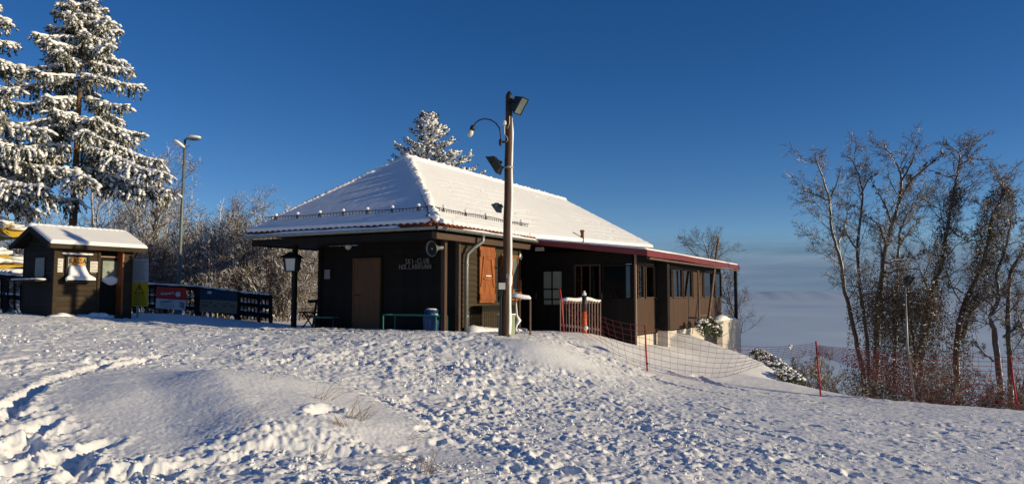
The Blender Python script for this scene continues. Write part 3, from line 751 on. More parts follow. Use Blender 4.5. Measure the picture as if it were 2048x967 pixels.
# lit side: brown panels below, windows above
vl = hb(MB().box(VX - .06, VX - .02, VY + .06, VE - .01, SILL - .03, SILL + .03), 'veranda_front_wall', 'wood_fascia')
ys = [VY] + [onX(p, 620, VX)[0] for p in (1312, 1347, 1369, 1397, 1410, 1431, 1442)]
for a, b in zip(ys[:-1], ys[1:]):
    hb(MB().box(VX - .02, VX + .012, a + .006, b - .006, VF, SILL), 'panel', 'ply_brown', vl)
hb(MB().box(VX - .03, VX + .02, VY - .02, VE, LINT, 1.16), 'lintel_board', 'wood_dark', vl)
hb(MB().box(VX - .03, VX + .028, VY, VE, VF - .05, VF - .003), 'drip_board', 'wood_fascia', vl)
hb(MB().box(VX - .03, VX + .03, VY - .02, VY + .04, VF - .4, 1.2), 'corner_post', 'wood_dark')
wins = [(1274,1287,'glass'),(1290,1309,'glass'),(1331,1343,'glass'),(1345,1364,'glass'),(1366,1383,'glass'),(1385,1396,None),(1398,1405,None),(1407,1426,'glass'),(1429,1442,'glass')]
for i, (a, b, g) in enumerate(wins):
    y0, y1 = onX(a, 560, VX)[0], onX(b, 560, VX)[0]
    fr = MB().box(VX - .05, VX + .03, y0, y0 + .045, SILL + .03, LINT - .002).box(VX - .05, VX + .03, y1 - .045, y1, SILL + .03, LINT - .002)
    fr.box(VX - .05, VX + .025, y0 + .045, y1 - .045, SILL + .03, SILL + .07).box(VX - .05, VX + .025, y0 + .045, y1 - .045, LINT - .045, LINT - .002)
    w = hb(fr, 'window', 'wood_fascia')
    hb(MB().box(VX - .02, VX - .012, y0 + .045, y1 - .045, SILL + .07, LINT - .045), 'pane', 'glass_bright' if g else 'ply_brown', w)
def drape(y0, y1, tip, side):
    n = 14; pts, fs = [], []
    for i in range(n + 1):
        for j in range(n + 1):
            u, v = i / n, j / n
            yy = y0 + (y1 - y0) * (u * (tip + (1 - tip) * v) if side > 0 else 1 - (1 - u) * (tip + (1 - tip) * v))
            pts.append((VX - .18 + .03 * math.sin(u * 17) , yy, LINT - .05 + (SILL + .12 - LINT) * (v ** 1.0)))
    for i in range(n):
        for j in range(n): fs.append((i*(n+1)+j, (i+1)*(n+1)+j, (i+1)*(n+1)+j+1, i*(n+1)+j+1))
    return MB().poly(pts, fs)
hb(drape(onX(1366, 560, VX)[0], onX(1383, 560, VX)[0], 0.06, 1), 'curtain', 'curtain', smooth=True)
hb(drape(onX(1348, 560, VX)[0], onX(1364, 560, VX)[0], 0.55, -1), 'curtain', 'curtain', smooth=True)
hb(drape(onX(1331, 560, VX)[0], onX(1343, 560, VX)[0], 0.95, 1), 'curtain', 'curtain', smooth=True)  # fuller curtains from here on are added to brighten the dark panes
hb(drape(onX(1408, 560, VX)[0], onX(1424, 560, VX)[0], 0.7, -1), 'curtain', 'curtain', smooth=True)
hb(drape(onX(1430, 560, VX)[0], onX(1441, 560, VX)[0], 0.9, 1), 'curtain', 'curtain', smooth=True)
hb(MB().box(VX - .35, VX - .1, onX(1296, 590, VX)[0], onX(1304, 590, VX)[0], SILL + .0, SILL + .20), 'window_box', 'wood_grey')
# broad dark pier in front of the glazing and the slender posts
p0 = onX(1312, 680, VX + .1)[0]
hb(MB().box(VX + .06, VX + .40, p0 + .25, p0 + .50, VF - .02, 1.2), 'pier', 'wood_dark')
hb(MB().box(VX + .065, VX + .395, p0 + .255, p0 + .495, -2.2, VF - .022), 'pier_base', 'plaster')
hb(MB().box(VX + .05, VX + .095, VY - .12, VY - .075, -1.75, 1.22), 'corner_pole', 'wood_grey')
hb(MB().box(VX + .42, VX + .54, 15.75, 15.87, -1.2, 1.10), 'end_post', 'metal_dark')

# veranda end: open bay with stained low wall
hb(MB().box(1.2, VX - .3, 15.30, 15.45, -1.3, SILL + .05), 'end_parapet', 'plaster_stain')
hb(MB().box(1.2, VX - .28, 15.29, 15.46, SILL + .052, SILL + .09), 'parapet_cap', 'ply_brown')

# ---- roofs
EX0, EX1, EY0, GE = -5.74, 0.30, -1.53, 12.67
RX, RY, ZE, ZR = -2.72, 1.49, 1.68, 3.93
KX, KZ = EX1 + .75, ZE + .20                            # behind the rake the slope runs out flatter, over the veranda
roof = hb(MB().poly([(EX0,EY0,ZE),(EX1,EY0,ZE),(KX,GE,KZ),(EX0,GE,ZE),(RX,RY,ZR),(RX,GE,ZR),
                     (EX0,EY0,ZE-.06),(EX1,EY0,ZE-.06),(KX,GE,KZ-.35),(EX0,GE,ZE-.06),(EX1,3.74,ZE),(EX1,3.74,ZE-.06),(RX,3.74,ZR)],
          ((0,1,4),(1,10,12,4),(10,2,5,12),(3,0,4,12,5),(2,3,5),(0,6,7,1),(1,7,11,10),(10,11,8,2),(2,8,9,3),(3,9,6,0),(6,9,11,7),(9,8,11))), 'roof', 'tile')
SL = (ZR - ZE) / (EX1 - RX)
def tile_mesh(r=0.088, L=0.42, n=7, t=0.018):
    mb = MB(); pts = []
    for yy in (0, L):
        for rr in (r, r - t):
            for k in range(n + 1):
                a = math.pi * k / n; pts.append((rr * math.cos(a), yy, rr * math.sin(a) * 0.8))
    m = n + 1; fs = []
    for k in range(n):
        fs += [(k, k+1, 2*m+k+1, 2*m+k), (m+k+1, m+k, 3*m+k, 3*m+k+1), (k+1, k, m+k, m+k+1), (2*m+k, 2*m+k+1, 3*m+k+1, 3*m+k)]
    return mb.poly(pts, fs).mesh('eave_tile')
tm = tile_mesh(); pit = math.atan(SL)
for k in range(30): at_h('eave_tile', tm, 'tile', roof, (EX0 + 0.10 + 0.2 * k, EY0 - 0.07, ZE - 0.052), (pit, 0, 0))
for k in range(26): at_h('eave_tile', tm, 'tile', roof, (EX1 + 0.07, EY0 + 0.10 + 0.2 * k, ZE - 0.052), (pit, 0, math.pi / 2))
hm = tile_mesh(0.13, 0.40, 6, 0.02)
for a, b in (((EX1, EY0, ZE), (RX, RY, ZR)), ((EX0, EY0, ZE), (RX, RY, ZR)), ((RX, RY, ZR), (RX, GE, ZR))):
    a, b = Vector(a), Vector(b); n = int((b - a).length / 0.36)
    d = (b - a).normalized()
    q = d.to_track_quat('Y', 'Z').to_euler()
    for k in range(n): at_h('ridge_tile', hm, 'tile', roof, a + (b - a) * (k / n) + Vector((-.03 if a.x > 0 else 0, 0, -0.02 if a.x > 0 else -0.06)) - d * 0.05, q)

def blanket(name, p00, p10, p01, p11, nu, nv, thick, parent, ripple=0.0, seed=0, edge=0.5, soft=0.12, uside=(1, 1), uoff=0.0):
    """snow lying on a slope: p00-p10 is the eave, p01-p11 the top; real thickness with rounded rim"""
    p00, p10, p01, p11 = [np.array(p, float) for p in (p00, p10, p01, p11)]
    nrm = np.cross(p10 - p00, (p01 + p11 - p00 - p10)); nrm /= np.linalg.norm(nrm)
    u, v = np.meshgrid(np.linspace(0, 1, nu), np.linspace(0, 1, nv))
    b = (p00 * (1 - u)[..., None] + p10 * u[..., None]) * (1 - v)[..., None] + (p01 * (1 - u)[..., None] + p11 * u[..., None]) * v[..., None]
    Lu, Lv = np.linalg.norm(p10 - p00), np.linalg.norm((p01 + p11 - p00 - p10) / 2)
    su, sv = u * Lu + uoff, v * Lv
    th = thick * (1 - soft / 2 + soft * fbm(su * 0.9, sv * 0.9, 3, seed)) + 0.005 * (fbm(su * 5, sv * 5, 3, seed + 3) - 0.5)
    if ripple:
        mask = sstep(0.42, 0.62, fbm(su * 0.35 + 3, sv * 0.8, 3, seed + 9))
        ph = (sv / 0.34) % 1.0
        th += ripple * (ph ** 2 - 0.5) * (0.10 + 0.90 * mask) - ripple * 1.3 * mask * (fbm(su * 3.5, sv * 3.5, 3, seed + 5) > 0.66) * (ph > 0.7)
    du = np.minimum(u * Lu if uside[0] else 9.0 + 0 * u, (1 - u) * Lu if uside[1] else 9.0 + 0 * u); dv = np.minimum(sv, (Lv - sv) + 0.05)
    th = th * np.sqrt(np.clip(np.minimum(dv, du) / (thick * edge) + 0.18, 0.18, 1))
    th[0] += 0.0
    top = b + nrm * th[..., None]
    bot = b - nrm * 0.004
    V = np.concatenate([top.reshape(-1, 3), bot.reshape(-1, 3)]); V[:, 2] -= H_G
    i, j = np.meshgrid(np.arange(nv - 1), np.arange(nu - 1), indexing='ij')
    Q = [np.stack([i * nu + j, i * nu + j + 1, (i + 1) * nu + j + 1, (i + 1) * nu + j], -1).reshape(-1, 4)]
    N = nu * nv
    rim = list(range(nu)) + [k * nu + nu - 1 for k in range(1, nv)] + [(nv - 1) * nu + k for k in range(nu - 2, -1, -1)] + [k * nu for k in range(nv - 2, 0, -1)]
    Q.append(np.array([(a, a + N, c + N, c) for a, c in zip(rim, rim[1:] + rim[:1])]))
    return link(name, np_mesh(name, V, np.concatenate(Q), smooth=True), M['roof_snow'], parent)
snow = blanket('roof_snow', (EX0 - .02, EY0 - .04, ZE + .01), (EX1 - .03, EY0 - .04, ZE + .01), (RX - .05, RY, ZR), (RX + .05, RY, ZR), 240, 110, 0.10, hut, 0.0, 101, soft=.06)
blanket('snow_sheet', (EX1 + .04, EY0 - .03, ZE + .01), (EX1 + .04, 3.80, ZE + .01), (RX, RY - .03, ZR + .01), (RX, 3.80, ZR + .01), 200, 130, 0.10, snow, 0.010, 131, uside=(1, 0))
blanket('snow_sheet', (EX1 + .04, 3.78, ZE + .01), (KX + .04, GE, KZ + .01), (RX, 3.78, ZR + .01), (RX, GE, ZR + .01), 260, 130, 0.10, snow, 0.018, 131, uside=(0, 1), uoff=5.33)
blanket('snow_sheet', (EX0, GE, ZE + .01), (EX0, EY0, ZE + .01), (RX, GE, ZR), (RX, RY, ZR), 60, 30, 0.10, snow, 0, 151)
# lumps along hips and ridge
rs = np.random.default_rng(21); T = []
for a, b, n, s in (((EX1, EY0, ZE), (RX, RY, ZR), 40, 0.07), ((EX0, EY0, ZE), (RX, RY, ZR), 4, 0.02), ((RX, RY, ZR), (RX, GE, ZR), 26, 0.04)):
    for k in range(n):
        p = np.array(a) + (np.array(b) - np.array(a)) * ((k + rs.uniform(-.3, .3)) / n)
        sc = s * rs.uniform(0.7, 1.35)
        m = Matrix.Translation((p[0] + rs.uniform(0.0, .09), p[1] + rs.uniform(-.05, .05), p[2] - H_G + 0.15 + rs.uniform(-.02, .015))) @ Matrix.Rotation(rs.uniform(0, 6), 4, 'Z') @ Matrix.Diagonal((sc * 1.5, sc * 1.1, sc * 0.8, 1))
        T.append(np.array(m))
for a, b, n, s in (((EX0, EY0, ZE), (RX, RY, ZR), 90, 0.075), ((RX, RY, ZR), (RX, GE, ZR), 190, 0.085), ((EX1, EY0, ZE), (RX, RY, ZR), 60, 0.07)):
    for k in range(n):
        p = np.array(a) + (np.array(b) - np.array(a)) * ((k + .5) / n); sc = s * rs.uniform(0.9, 1.1)
        T.append(np.array(Matrix.Translation((p[0] + (.05 if a[0] > 0 else 0), p[1], p[2] - H_G + 0.085)) @ Matrix.Diagonal((sc * 1.3, sc * 1.3, sc, 1))))
for k in range(160):                                        # crumbs and sagging blobs near the eaves
    u = rs.random()
    p = (EX1 + .06 - rs.uniform(0, .25), EY0 + 5.1 * u) if k % 2 else (EX0 + 6 * u, EY0 - .02 + rs.uniform(0, .25))
    dd = (EX1 - p[0]) if k % 2 else (p[1] - EY0)
    sc = rs.uniform(.02, .05); T.append(np.array(Matrix.Translation((p[0], p[1], ZE + SL * max(dd, 0) + .09 - H_G)) @ Matrix.Diagonal((sc * 1.5, sc * 1.5, sc, 1))))
v, f = lump_mesh(*ICO2, T, 0.09, rs)
link('ridge_snow', np_mesh('ridge_snow', v, None, f, smooth=True), M['roof_snow'], snow)['kind'] = 'stuff'

# snow guard fence along both eaves, on brackets topped with snow
def guard(a, b, n_br, seed):
    a, b = Vector(a), Vector(b); L = (b - a).length; d = (b - a) / L; up = Vector((0, 0, 1)); mb = MB(); r = random.Random(seed)
    k = 0.0
    def wob(t): return Vector((0, 0, 0.012 * math.sin(t * 2.3 + seed) + 0.006 * math.sin(t * 7.1)))
    while k < L:
        k2 = min(k + 0.5, L)
        for h in (0.05, 0.19): mb.bar(a + d * k + up * h + wob(k), a + d * k2 + up * h + wob(k2), 0.012, 0.016)
        k = k2
    k = 0.03
    while k < L:
        mb.bar(a + d * k + up * 0.03 + wob(k), a + d * k + up * 0.20 + wob(k), 0.010, 0.010, d); k += 0.105
    g = hb(mb, 'snow_guard', 'metal_dark')
    for i in range(n_br):
        p = a + d * (L * (i + 0.5) / n_br)
        hb(MB().bar(p - d * .05 + up * .0, p + up * .26, .014, .02).bar(p + d * .05 + up * .0, p + up * .26, .014, .02), 'bracket', 'metal_dark', g)
        T = [np.array(Matrix.Translation((p.x + .01, p.y, p.z + .25 - H_G)) @ Matrix.Diagonal((.05, .046, .04, 1)))]
        vv, ff = lump_mesh(*ICO2, T, 0.08, np.random.default_rng(seed + i))
        link('snow_cap', np_mesh('snow_cap', vv, None, ff, smooth=True), M['cap_snow'], g)
zg = ZE + SL * 0.27 + 0.05
guard((EX0 + 0.27, EY0 + 0.27, zg), (EX1 - 0.27, EY0 + 0.27, zg), 7, 1)
guard((EX1 - 0.27, EY0 + 0.27, zg), (EX1 - 0.27, 3.9, zg), 5, 2)

# gutters, snow lying in them, and the downpipe
def half_pipe(a, b, r=0.075, n=8):
    a, b = Vector(a), Vector(b); d = (b - a).normalized(); sd = d.cross(Vector((0, 0, 1))); mb = MB(); pts = []
    for p in (a, b):
        for rr in (r, r - .008):
            for k in range(n + 1):
                an = math.pi * (1 + k / n); pts.append(p + sd * (rr * math.cos(an)) + Vector((0, 0, rr * math.sin(an))))
    m = n + 1; fs = []
    for k in range(n): fs += [(k, k+1, 2*m+k+1, 2*m+k), (m+k+1, m+k, 3*m+k, 3*m+k+1), (k+1, k, m+k, m+k+1), (2*m+k, 2*m+k+1, 3*m+k+1, 3*m+k)]
    fs += [(0, 2*m, 3*m, m), (n, m + n, 3*m + n, 2*m + n), tuple(range(n + 1)), tuple(range(2*m + n, 2*m - 1, -1))]
    return mb.poly(pts, fs)
ZG = 1.60
g1 = hb(half_pipe((EX0 - .16, EY0 - .11, ZG), (EX1 + .12, EY0 - .11, ZG)), 'gutter', 'metal_grey', smooth=True)
g2 = hb(half_pipe((EX1 + .12, EY0 - .12, ZG), (EX1 + .12, 3.62, ZG)), 'gutter', 'metal_grey', smooth=True)
for g, a, b in ((g1, (EX0 - .16, EY0 - .11), (EX1 + .05, EY0 - .11)), (g2, (EX1 + .12, EY0), (EX1 + .12, 3.6))):
    n = 7
    for k in range(n):
        q = Vector((a[0] + (b[0] - a[0]) * (k + .5) / n, a[1] + (b[1] - a[1]) * (k + .5) / n, ZG))
        ax = Vector((1, 0, 0)) if g is g1 else Vector((0, 1, 0)); sd = Vector((0, 1, 0)) if g is g1 else Vector((1, 0, 0))
        mb = MB(); pr = [q + sd * (.082 * math.cos(math.pi * (1 + t / 6))) + Vector((0, 0, .082 * math.sin(math.pi * (1 + t / 6)))) for t in range(7)]
        for s, e in zip(pr[:-1], pr[1:]): mb.bar(s, e, .02, .006, ax.cross((e - s).normalized()))
        hb(mb, 'bracket', 'metal_grey', g)
def gutter_snow(a, b, g, seed):
    a, b = np.array(a), np.array(b); L = np.linalg.norm(b - a); n = int(L / .05); d = (b - a) / L; sd = np.array([-d[1], d[0], 0])
    t = np.linspace(0, 1, n); hh = 0.045 + 0.07 * (fbm(t * L * 1.1, t * 0, 4, seed) - 0.35); hh *= np.sqrt(np.clip(np.minimum(t, 1 - t) * L / .15, 0, 1)); hh = np.clip(hh, .004, .09)
    rows = [a + d * (t * L)[:, None] + sd * o + np.array([0, 0, 1]) * (z * hh - .03 * (1 - z))[:, None] for o, z in ((-.068, 0), (-.055, .6), (-.02, 1), (.02, 1), (.055, .6), (.068, 0))]
    V = np.stack(rows, 1).reshape(-1, 3); V[:, 2] -= H_G
    i, j = np.meshgrid(np.arange(n - 1), np.arange(5), indexing='ij')
    Q = np.stack([i * 6 + j, i * 6 + j + 1, (i + 1) * 6 + j + 1, (i + 1) * 6 + j], -1).reshape(-1, 4)
    link('gutter_snow', np_mesh('gutter_snow', V, Q[:, ::-1], smooth=True), M['cap_snow'], g)
gutter_snow((EX0 - .14, EY0 - .11, ZG), (EX1 - .9, EY0 - .11, ZG), g1, 7)
gutter_snow((EX1 + .12, -0.55, ZG), (EX1 + .12, 3.60, ZG), g2, 8)
hb(MB().tube([(EX1 + .12, .52, ZG - .05), (EX1 + .12, .50, ZG - .22), (.24, .36, ZG - .38), (.13, .22, ZG - .55), (.12, .20, ZG - .75), (.12, .20, -1.2)], .052, 12), 'downpipe', 'metal_grey', smooth=True)
for z in (0.75, -0.55): hb(MB().lathe([(.058, 0), (.062, .01), (.062, .04), (.058, .05)], 12, Matrix.Translation((.12, .20, z))), 'pipe_clip', 'metal_grey')

# veranda roof: shallow slope with red fascia
V0, V1, VZ0, VZ1, VR0, VR1 = 0.30, 3.75, 1.60, 1.20, 3.72, 16.0
vr = hb(MB().poly([(V0,VR0+.03,VZ0),(V1-.03,VR0+.03,VZ1),(V1-.03,VR1,VZ1),(V0,VR1,VZ0),(V0,VR0+.03,VZ0-.09),(V1-.03,VR0+.03,VZ1-.09),(V1-.03,VR1,VZ1-.09),(V0,VR1,VZ0-.09)],
      ((0,1,2,3),(7,6,5,4),(0,4,5,1),(1,5,6,2),(2,6,7,3),(3,7,4,0))), 'veranda_roof', 'wood_dark')
hb(MB().poly([(V0-.1,VR0,VZ0+.075),(V1,VR0,VZ1+.05),(V1,VR0,VZ1-.12),(V0-.1,VR0,VZ0-.10),(V0-.1,VR0+.028,VZ0+.075),(V1,VR0+.028,VZ1+.05),(V1,VR0+.028,VZ1-.12),(V0-.1,VR0+.028,VZ0-.10)],
      ((0,3,2,1),(4,5,6,7),(0,1,5,4),(1,2,6,5),(2,3,7,6),(3,0,4,7))), 'red_fascia', 'red_fascia', vr)
nn = 24; pts = []
for k in range(nn + 1):
    y = VR0 + .03 + (VR1 - VR0 - .03) * k / nn; sag = -.045 * math.exp(-((y - 12.2) / .8) ** 2) + .012 * math.sin(y * 1.1)
    pts += [(V1 - .028, y, VZ1 + .05 + sag), (V1, y, VZ1 + .05 + sag), (V1, y, VZ1 - .12 + sag), (V1 - .028, y, VZ1 - .12 + sag)]
fs = [(k*4+a, k*4+(a+1) % 4, k*4+4+(a+1) % 4, k*4+4+a) for k in range(nn) for a in range(4)] + [(0,3,2,1), (nn*4, nn*4+1, nn*4+2, nn*4+3)]
hb(MB().poly(pts, fs), 'red_fascia', 'red_fascia', vr)
hb(half_pipe((V1 - .03, VR0 + .2, VZ1 - .16), (V1 - .03, VR1 - .05, VZ1 - .16), .05), 'gutter', 'metal_rust', vr, smooth=True)
vsn = blanket('veranda_snow', (V1 - .01, VR0 + .0, VZ1 + .055), (V1 - .01, VR1, VZ1 + .055), (V0 - .25, VR0 + .0, VZ0 + .075), (V0 - .25, VR1, VZ0 + .075), 200, 60, 0.05, hut, 0.006, 171)
# roof vent pipe and the scuffed snow below it
yv, zv = onX(1164, 480, 1.3); 
for t in range(60):
    xv = KX - t * .03; yv, zv = onX(1164.5, 477, xv); tt = (yv - 3.78) / (GE - 3.78); xe_ = EX1 + .04 + .71 * tt; ze_ = ZE + .01 + .2 * tt
    if zv <= ze_ + (ZR + .01 - ze_) * (xe_ - xv) / (xe_ - RX) + .10: break
hb(MB().lathe([(.055, -.15), (.055, .22), (.075, .22), (.075, .27), (.05, .29)], 12, Matrix.Translation((xv, yv, zv))), 'vent_pipe', 'tile', smooth=True)

# ------------------------------------------------------------------ things round the hut
def wthing(name, label, cat, base, group=None):
    t = thing(name, label, cat, tuple(base), 0.0, group); t['_b'] = 0; del t['_b']
    def add(mb, part, mat, parent=None, smooth=False): return mb.build(part, M[mat], parent or t, smooth=smooth, org=base)
    return t, add
def blob(pts, sizes, seed=0, jit=0.09, org=(0, 0, 0)):
    T = [np.array(Matrix.Translation((p[0] - org[0], p[1] - org[1], p[2] - org[2])) @ Matrix.Diagonal((s[0], s[1], s[2], 1))) for p, s in zip(pts, sizes)]
    v, f = lump_mesh(*ICO2, T, jit, np.random.default_rng(seed)); return np_mesh('snow_cap', v, None, f, smooth=True)

# wooden utility pole with snow plastered down its windward side
PD = 17.2; pb = PG(1011, PD); pt = P(1018.5, 200, PD)
t, add = wthing('utility_pole', 'tall brown wooden pole with a strip of snow down its right side', 'pole', pb)
prof = [pb + (pt - pb) * k / 14 + Vector((.006 * math.sin(k * 1.7), 0, 0)) for k in range(15)]
prof[0] = prof[0] - Vector((0, 0, .3))
add(MB().tube(prof, [.096 - .018 * k / 14 for k in range(15)], 14), 'pole', 'wood_pole', smooth=True)
add(MB().lathe([(.080, 0), (.088, .02), (.086, .12), (.05, .19), (.012, .235)], 14, Matrix.Translation(pt - Vector((0, 0, .02)))), 'pole_cap', 'metal_dark')
n = 70; sp, sr = [], []
for k in range(n):
    f_ = k / (n - 1); z_ = ratio(668) + (ratio(236) - ratio(668)) * f_
    p = pb + (pt - pb) * ((z_ * PD - pb.z) / (pt.z - pb.z))
    w = .050 + .006 * math.sin(k * .5) * math.sin(k * .23) - .020 * f_ + (.02 if 0.22 < f_ < 0.27 else 0)
    sp.append(p + Vector((.078 + .006 * math.sin(k * .33), -.012, 0))); sr.append(max(.012, w * min(1, (1 - f_) * 12 + .2)))
add(MB().tube(sp, sr, 9), 'snow_strip', 'cap_snow', smooth=True)
add(MB().box(-.03, .03, -.11, -.09, 0, .10, Matrix.Translation(P(1015, 556, PD))), 'number_plate', 'metal_grey')
# cable and insulator near the top
c = [P(a, b, PD - .12) for a, b in ((1019, 232), (1019, 248), (1015, 257), (1010, 252), (1009, 246))]
add(MB().tube(c, .008, 5), 'cable', 'metal_light'); add(MB().tube([P(a, b, PD - .12) for a, b in ((1009, 252), (1009, 268), (1014, 274), (1016, 281), (1012, 284))], .008, 5), 'cable', 'metal_light')
add(MB().lathe([(.03, 0), (.045, .01), (.045, .07), (.03, .10)], 10, Matrix.Translation(P(1009, 250, PD - .12))), 'junction_box', 'white_paint')

def floodlight(label, mount, centre, face, size, body='metal_dark', glass=True):
    """lamp head: a tapered housing that opens towards `face`, a framed glass and a fork to the pole"""
    centre, face, mount = Vector(centre), Vector(face).normalized(), Vector(mount)
    t, add = wthing('floodlight', label, 'floodlight', mount, None)
    q = face.to_track_quat('Z', 'Y').to_matrix().to_4x4(); MM = Matrix.Translation(centre) @ q
    w, h, d = size
    pts = [MM @ Vector(p) for p in ((-w*.32,-h*.34,-d*.55),(w*.32,-h*.34,-d*.55),(w*.32,h*.34,-d*.55),(-w*.32,h*.34,-d*.55),(-w/2,-h/2,d*.35),(w/2,-h/2,d*.35),(w/2,h/2,d*.35),(-w/2,h/2,d*.35))]
    b = add(MB().poly(pts, ((0,3,2,1),(4,5,6,7),(0,1,5,4),(1,2,6,5),(2,3,7,6),(3,0,4,7))), 'housing', body)
    fr = MB()
    for a, c_ in (((-w/2,-h/2),(w/2,-h/2)),((w/2,-h/2),(w/2,h/2)),((w/2,h/2),(-w/2,h/2)),((-w/2,h/2),(-w/2,-h/2))):
        fr.bar(MM @ Vector((*a, d*.36)), MM @ Vector((*c_, d*.36)), .02, .03, face)
    add(fr, 'frame', body, b)
    if glass: add(MB().box(-w*.46, w*.46, -h*.46, h*.46, d*.352, d*.362, MM), 'glass', 'metal_lamp' if body == 'metal_dark' else 'metal_light', b)
    for k in range(4): add(MB().box(-w*.3, w*.3, -h*.3 + k*h*.19, -h*.3 + k*h*.19 + .012, -d*.60, -d*.55, MM), 'cooling_fin', body, b)
    add(MB().tube([mount, mount + (centre - mount) * .45, centre - face * d * .3], .022, 8), 'arm', body)
    add(MB().bar(MM @ Vector((-w*.53, 0, 0)), MM @ Vector((-w*.53, 0, -d*.75)), .012, .04, face).bar(MM @ Vector((w*.53, 0, 0)), MM @ Vector((w*.53, 0, -d*.75)), .012, .04, face)
        .bar(MM @ Vector((-w*.53, 0, -d*.75)), MM @ Vector((w*.53, 0, -d*.75)), .012, .04, face), 'fork', body)
    return t, add
floodlight('black floodlight at the very top of the wooden pole', P(1021, 214, PD), P(1037, 209, PD - .1), (.62, -.42, -.52), (.27, .41, .24))
t, add = floodlight('black floodlight halfway up the pole, tipped toward the hut', P(1008, 335, PD - .05), P(991, 328, PD - .05), (-.72, .25, -.50), (.30, .45, .16))
add(MB().lathe([(.105, 0), (.112, .01), (.112, .04), (.105, .05)], 14, Matrix.Translation(P(1017.5, 337, PD))), 'pole_clamp', 'metal_light')
floodlight('small grey floodlight on the pole in front of the snowy roof', P(1006, 413, PD + .05), P(995, 414, PD + .1), (-.55, .45, -.62), (.16, .24, .11), 'metal_lamp')

# bent-arm lamp with a bare bulb
b_ = P(1002, 288, PD - .05); t, add = wthing('arc_lamp', 'bent arm lamp with a glass bulb, hung left of the wooden pole', 'lamp', b_)
add(MB().tube([P(a, b, PD - .05) for a, b in ((1001,290),(1001.5,272),(999,257),(992,246.5),(982,240),(970,237.5),(959,240),(951,246),(946,254))], .016, 8), 'arm', 'metal_dark', smooth=True)
add(MB().bar(P(998, 284, PD - .05), P(1012, 284, PD - .05), .05, .05).lathe([(.03, -.08), (.04, -.04), (.04, .05), (.02, .08)], 10, Matrix.Translation(P(1001, 285, PD - .05))), 'bracket', 'metal_dark')
ax = (P(946, 253, PD - .05) - P(938, 272, PD - .05)).normalized(); q = (-ax).to_track_quat('Z', 'Y').to_matrix().to_4x4()
add(MB().lathe([(.02, -.02), (.05, .0), (.062, .04), (.062, .09), (.055, .11)], 12, Matrix.Translation(P(947, 252, PD - .05)) @ q), 'socket', 'metal_dark', smooth=True)
add(MB().lathe([(.045, .11), (.062, .14), (.068, .20), (.05, .25), (.015, .275)], 12, Matrix.Translation(P(947, 252, PD - .05)) @ q), 'bulb', 'lamp_glass', smooth=True)

# switch cabinet and conduit at the pole's foot, snow-capped pipe rail behind
cb = PG(1013, PD + .25); t = thing('switch_cabinet', 'grey green electric cabinet behind the foot of the wooden pole', 'cabinet', cb, -H_YAW)
h = ratio(631) * (PD + .25) - cb.z
MB().box(-.15, .15, -.12, .14, -.3, h).build('body', M['cabinet'], t)
MB().box(-.17, .17, -.14, .16, h + .001, h + .03).build('lid', M['cabinet'], t)
MB().box(-.165, .165, -.135, .155, h + .031, h + .05).build('snow_cap', M['cap_snow'], t)
MB().box(-.13, .13, -.128, -.121, .05, h - .06).build('door', M['cabinet'], t)
MB().box(.151, .157, -.10, .12, .05, h - .06).build('side_panel', M['cabinet'], t)
cb = PG(1001.5, PD - .05); t, add = wthing('conduit', 'dark cable conduit with a white box, left of the pole', 'conduit', cb)
add(MB().tube([cb - Vector((0, 0, .2)), P(1001.5, 590, PD - .05)], .028, 8), 'pipe', 'metal_dark'); add(MB().tube([P(1001.5, 590, PD - .05), P(1001.5, 545, PD - .03), P(1005, 535, PD)], .016, 6), 'wire', 'metal_dark')
add(MB().box(-.075, .075, -.05, .05, -.07, .08, Matrix.Translation(P(1004, 572, PD - .1))), 'meter_box', 'white_paint')
add(MB().box(-.05, .05, -.035, .035, -.13, .0, Matrix.Translation(P(1002, 580, PD - .08))), 'lower_box', 'metal_dark')
cb = PG(1060, 18.4); t, add = wthing('pipe_rail', 'bent pipe handrail topped with a thick roll of snow', 'handrail', cb)
add(MB().tube([PG(1060, 18.4) - Vector((0, 0, .3)), P(1060.5, 600, 18.4), P(1058, 597, 18.4), P(1025, 594, 18.3)], .024, 8), 'rail', 'metal_rust', smooth=True)
add(MB().tube([PG(1031, 18.3) - Vector((0, 0, .3)), P(1031, 596, 18.3)], .024, 8), 'post', 'metal_rust')
add(MB().tube([P(1061.5, 597, 18.4), P(1058, 594.5, 18.4), P(1048, 593.5, 18.37), P(1035, 591, 18.33), P(1024, 591, 18.3)], [.02, .05, .056, .06, .03], 9), 'snow_roll', 'cap_snow', smooth=True)
add(MB().tube([P(1031, 596, 18.3), P(1034, 630, 18.3), P(1038, 640, 18.3), P(1033, 650, 18.3), P(1029, 668, 18.3)], [.015, .02, .06, .03, .02], 8), 'snow_lump', 'cap_snow', smooth=True)

# horn loudspeaker on the porch post, lantern on the other
pw = h_world(-.02, -.66, 1.17); ax = (P(850, 498, 18.0) - pw).normalized()
t = thing('horn_loudspeaker', 'grey horn loudspeaker high on the right porch post', 'loudspeaker', pw)
q = ax.to_track_quat('Z', 'Y').to_matrix().to_4x4()
MB().lathe([(.05, .0), (.06, .05), (.045, .12), (.05, .18), (.09, .27), (.165, .36), (.20, .40), (.19, .402), (.15, .35), (.07, .25)], 20, q).build('horn', M['metal_lamp'], t, smooth=True)
MB().lathe([(.004, .372), (.168, .372)], 20, q).build('mouth_shade', M['metal_dark'], t)  # dark disc across the open bell stands for the shade inside
MB().lathe([(.02, .25), (.035, .30), (.03, .375), (.01, .40)], 12, q).build('cone', M['metal_light'], t, smooth=True)
MB().bar((0, 0, -.1), (0, 0, .1), .05, .04).build('bracket', M['metal_dark'], t)
pw = h_world(-4.93, -.74, 1.02)
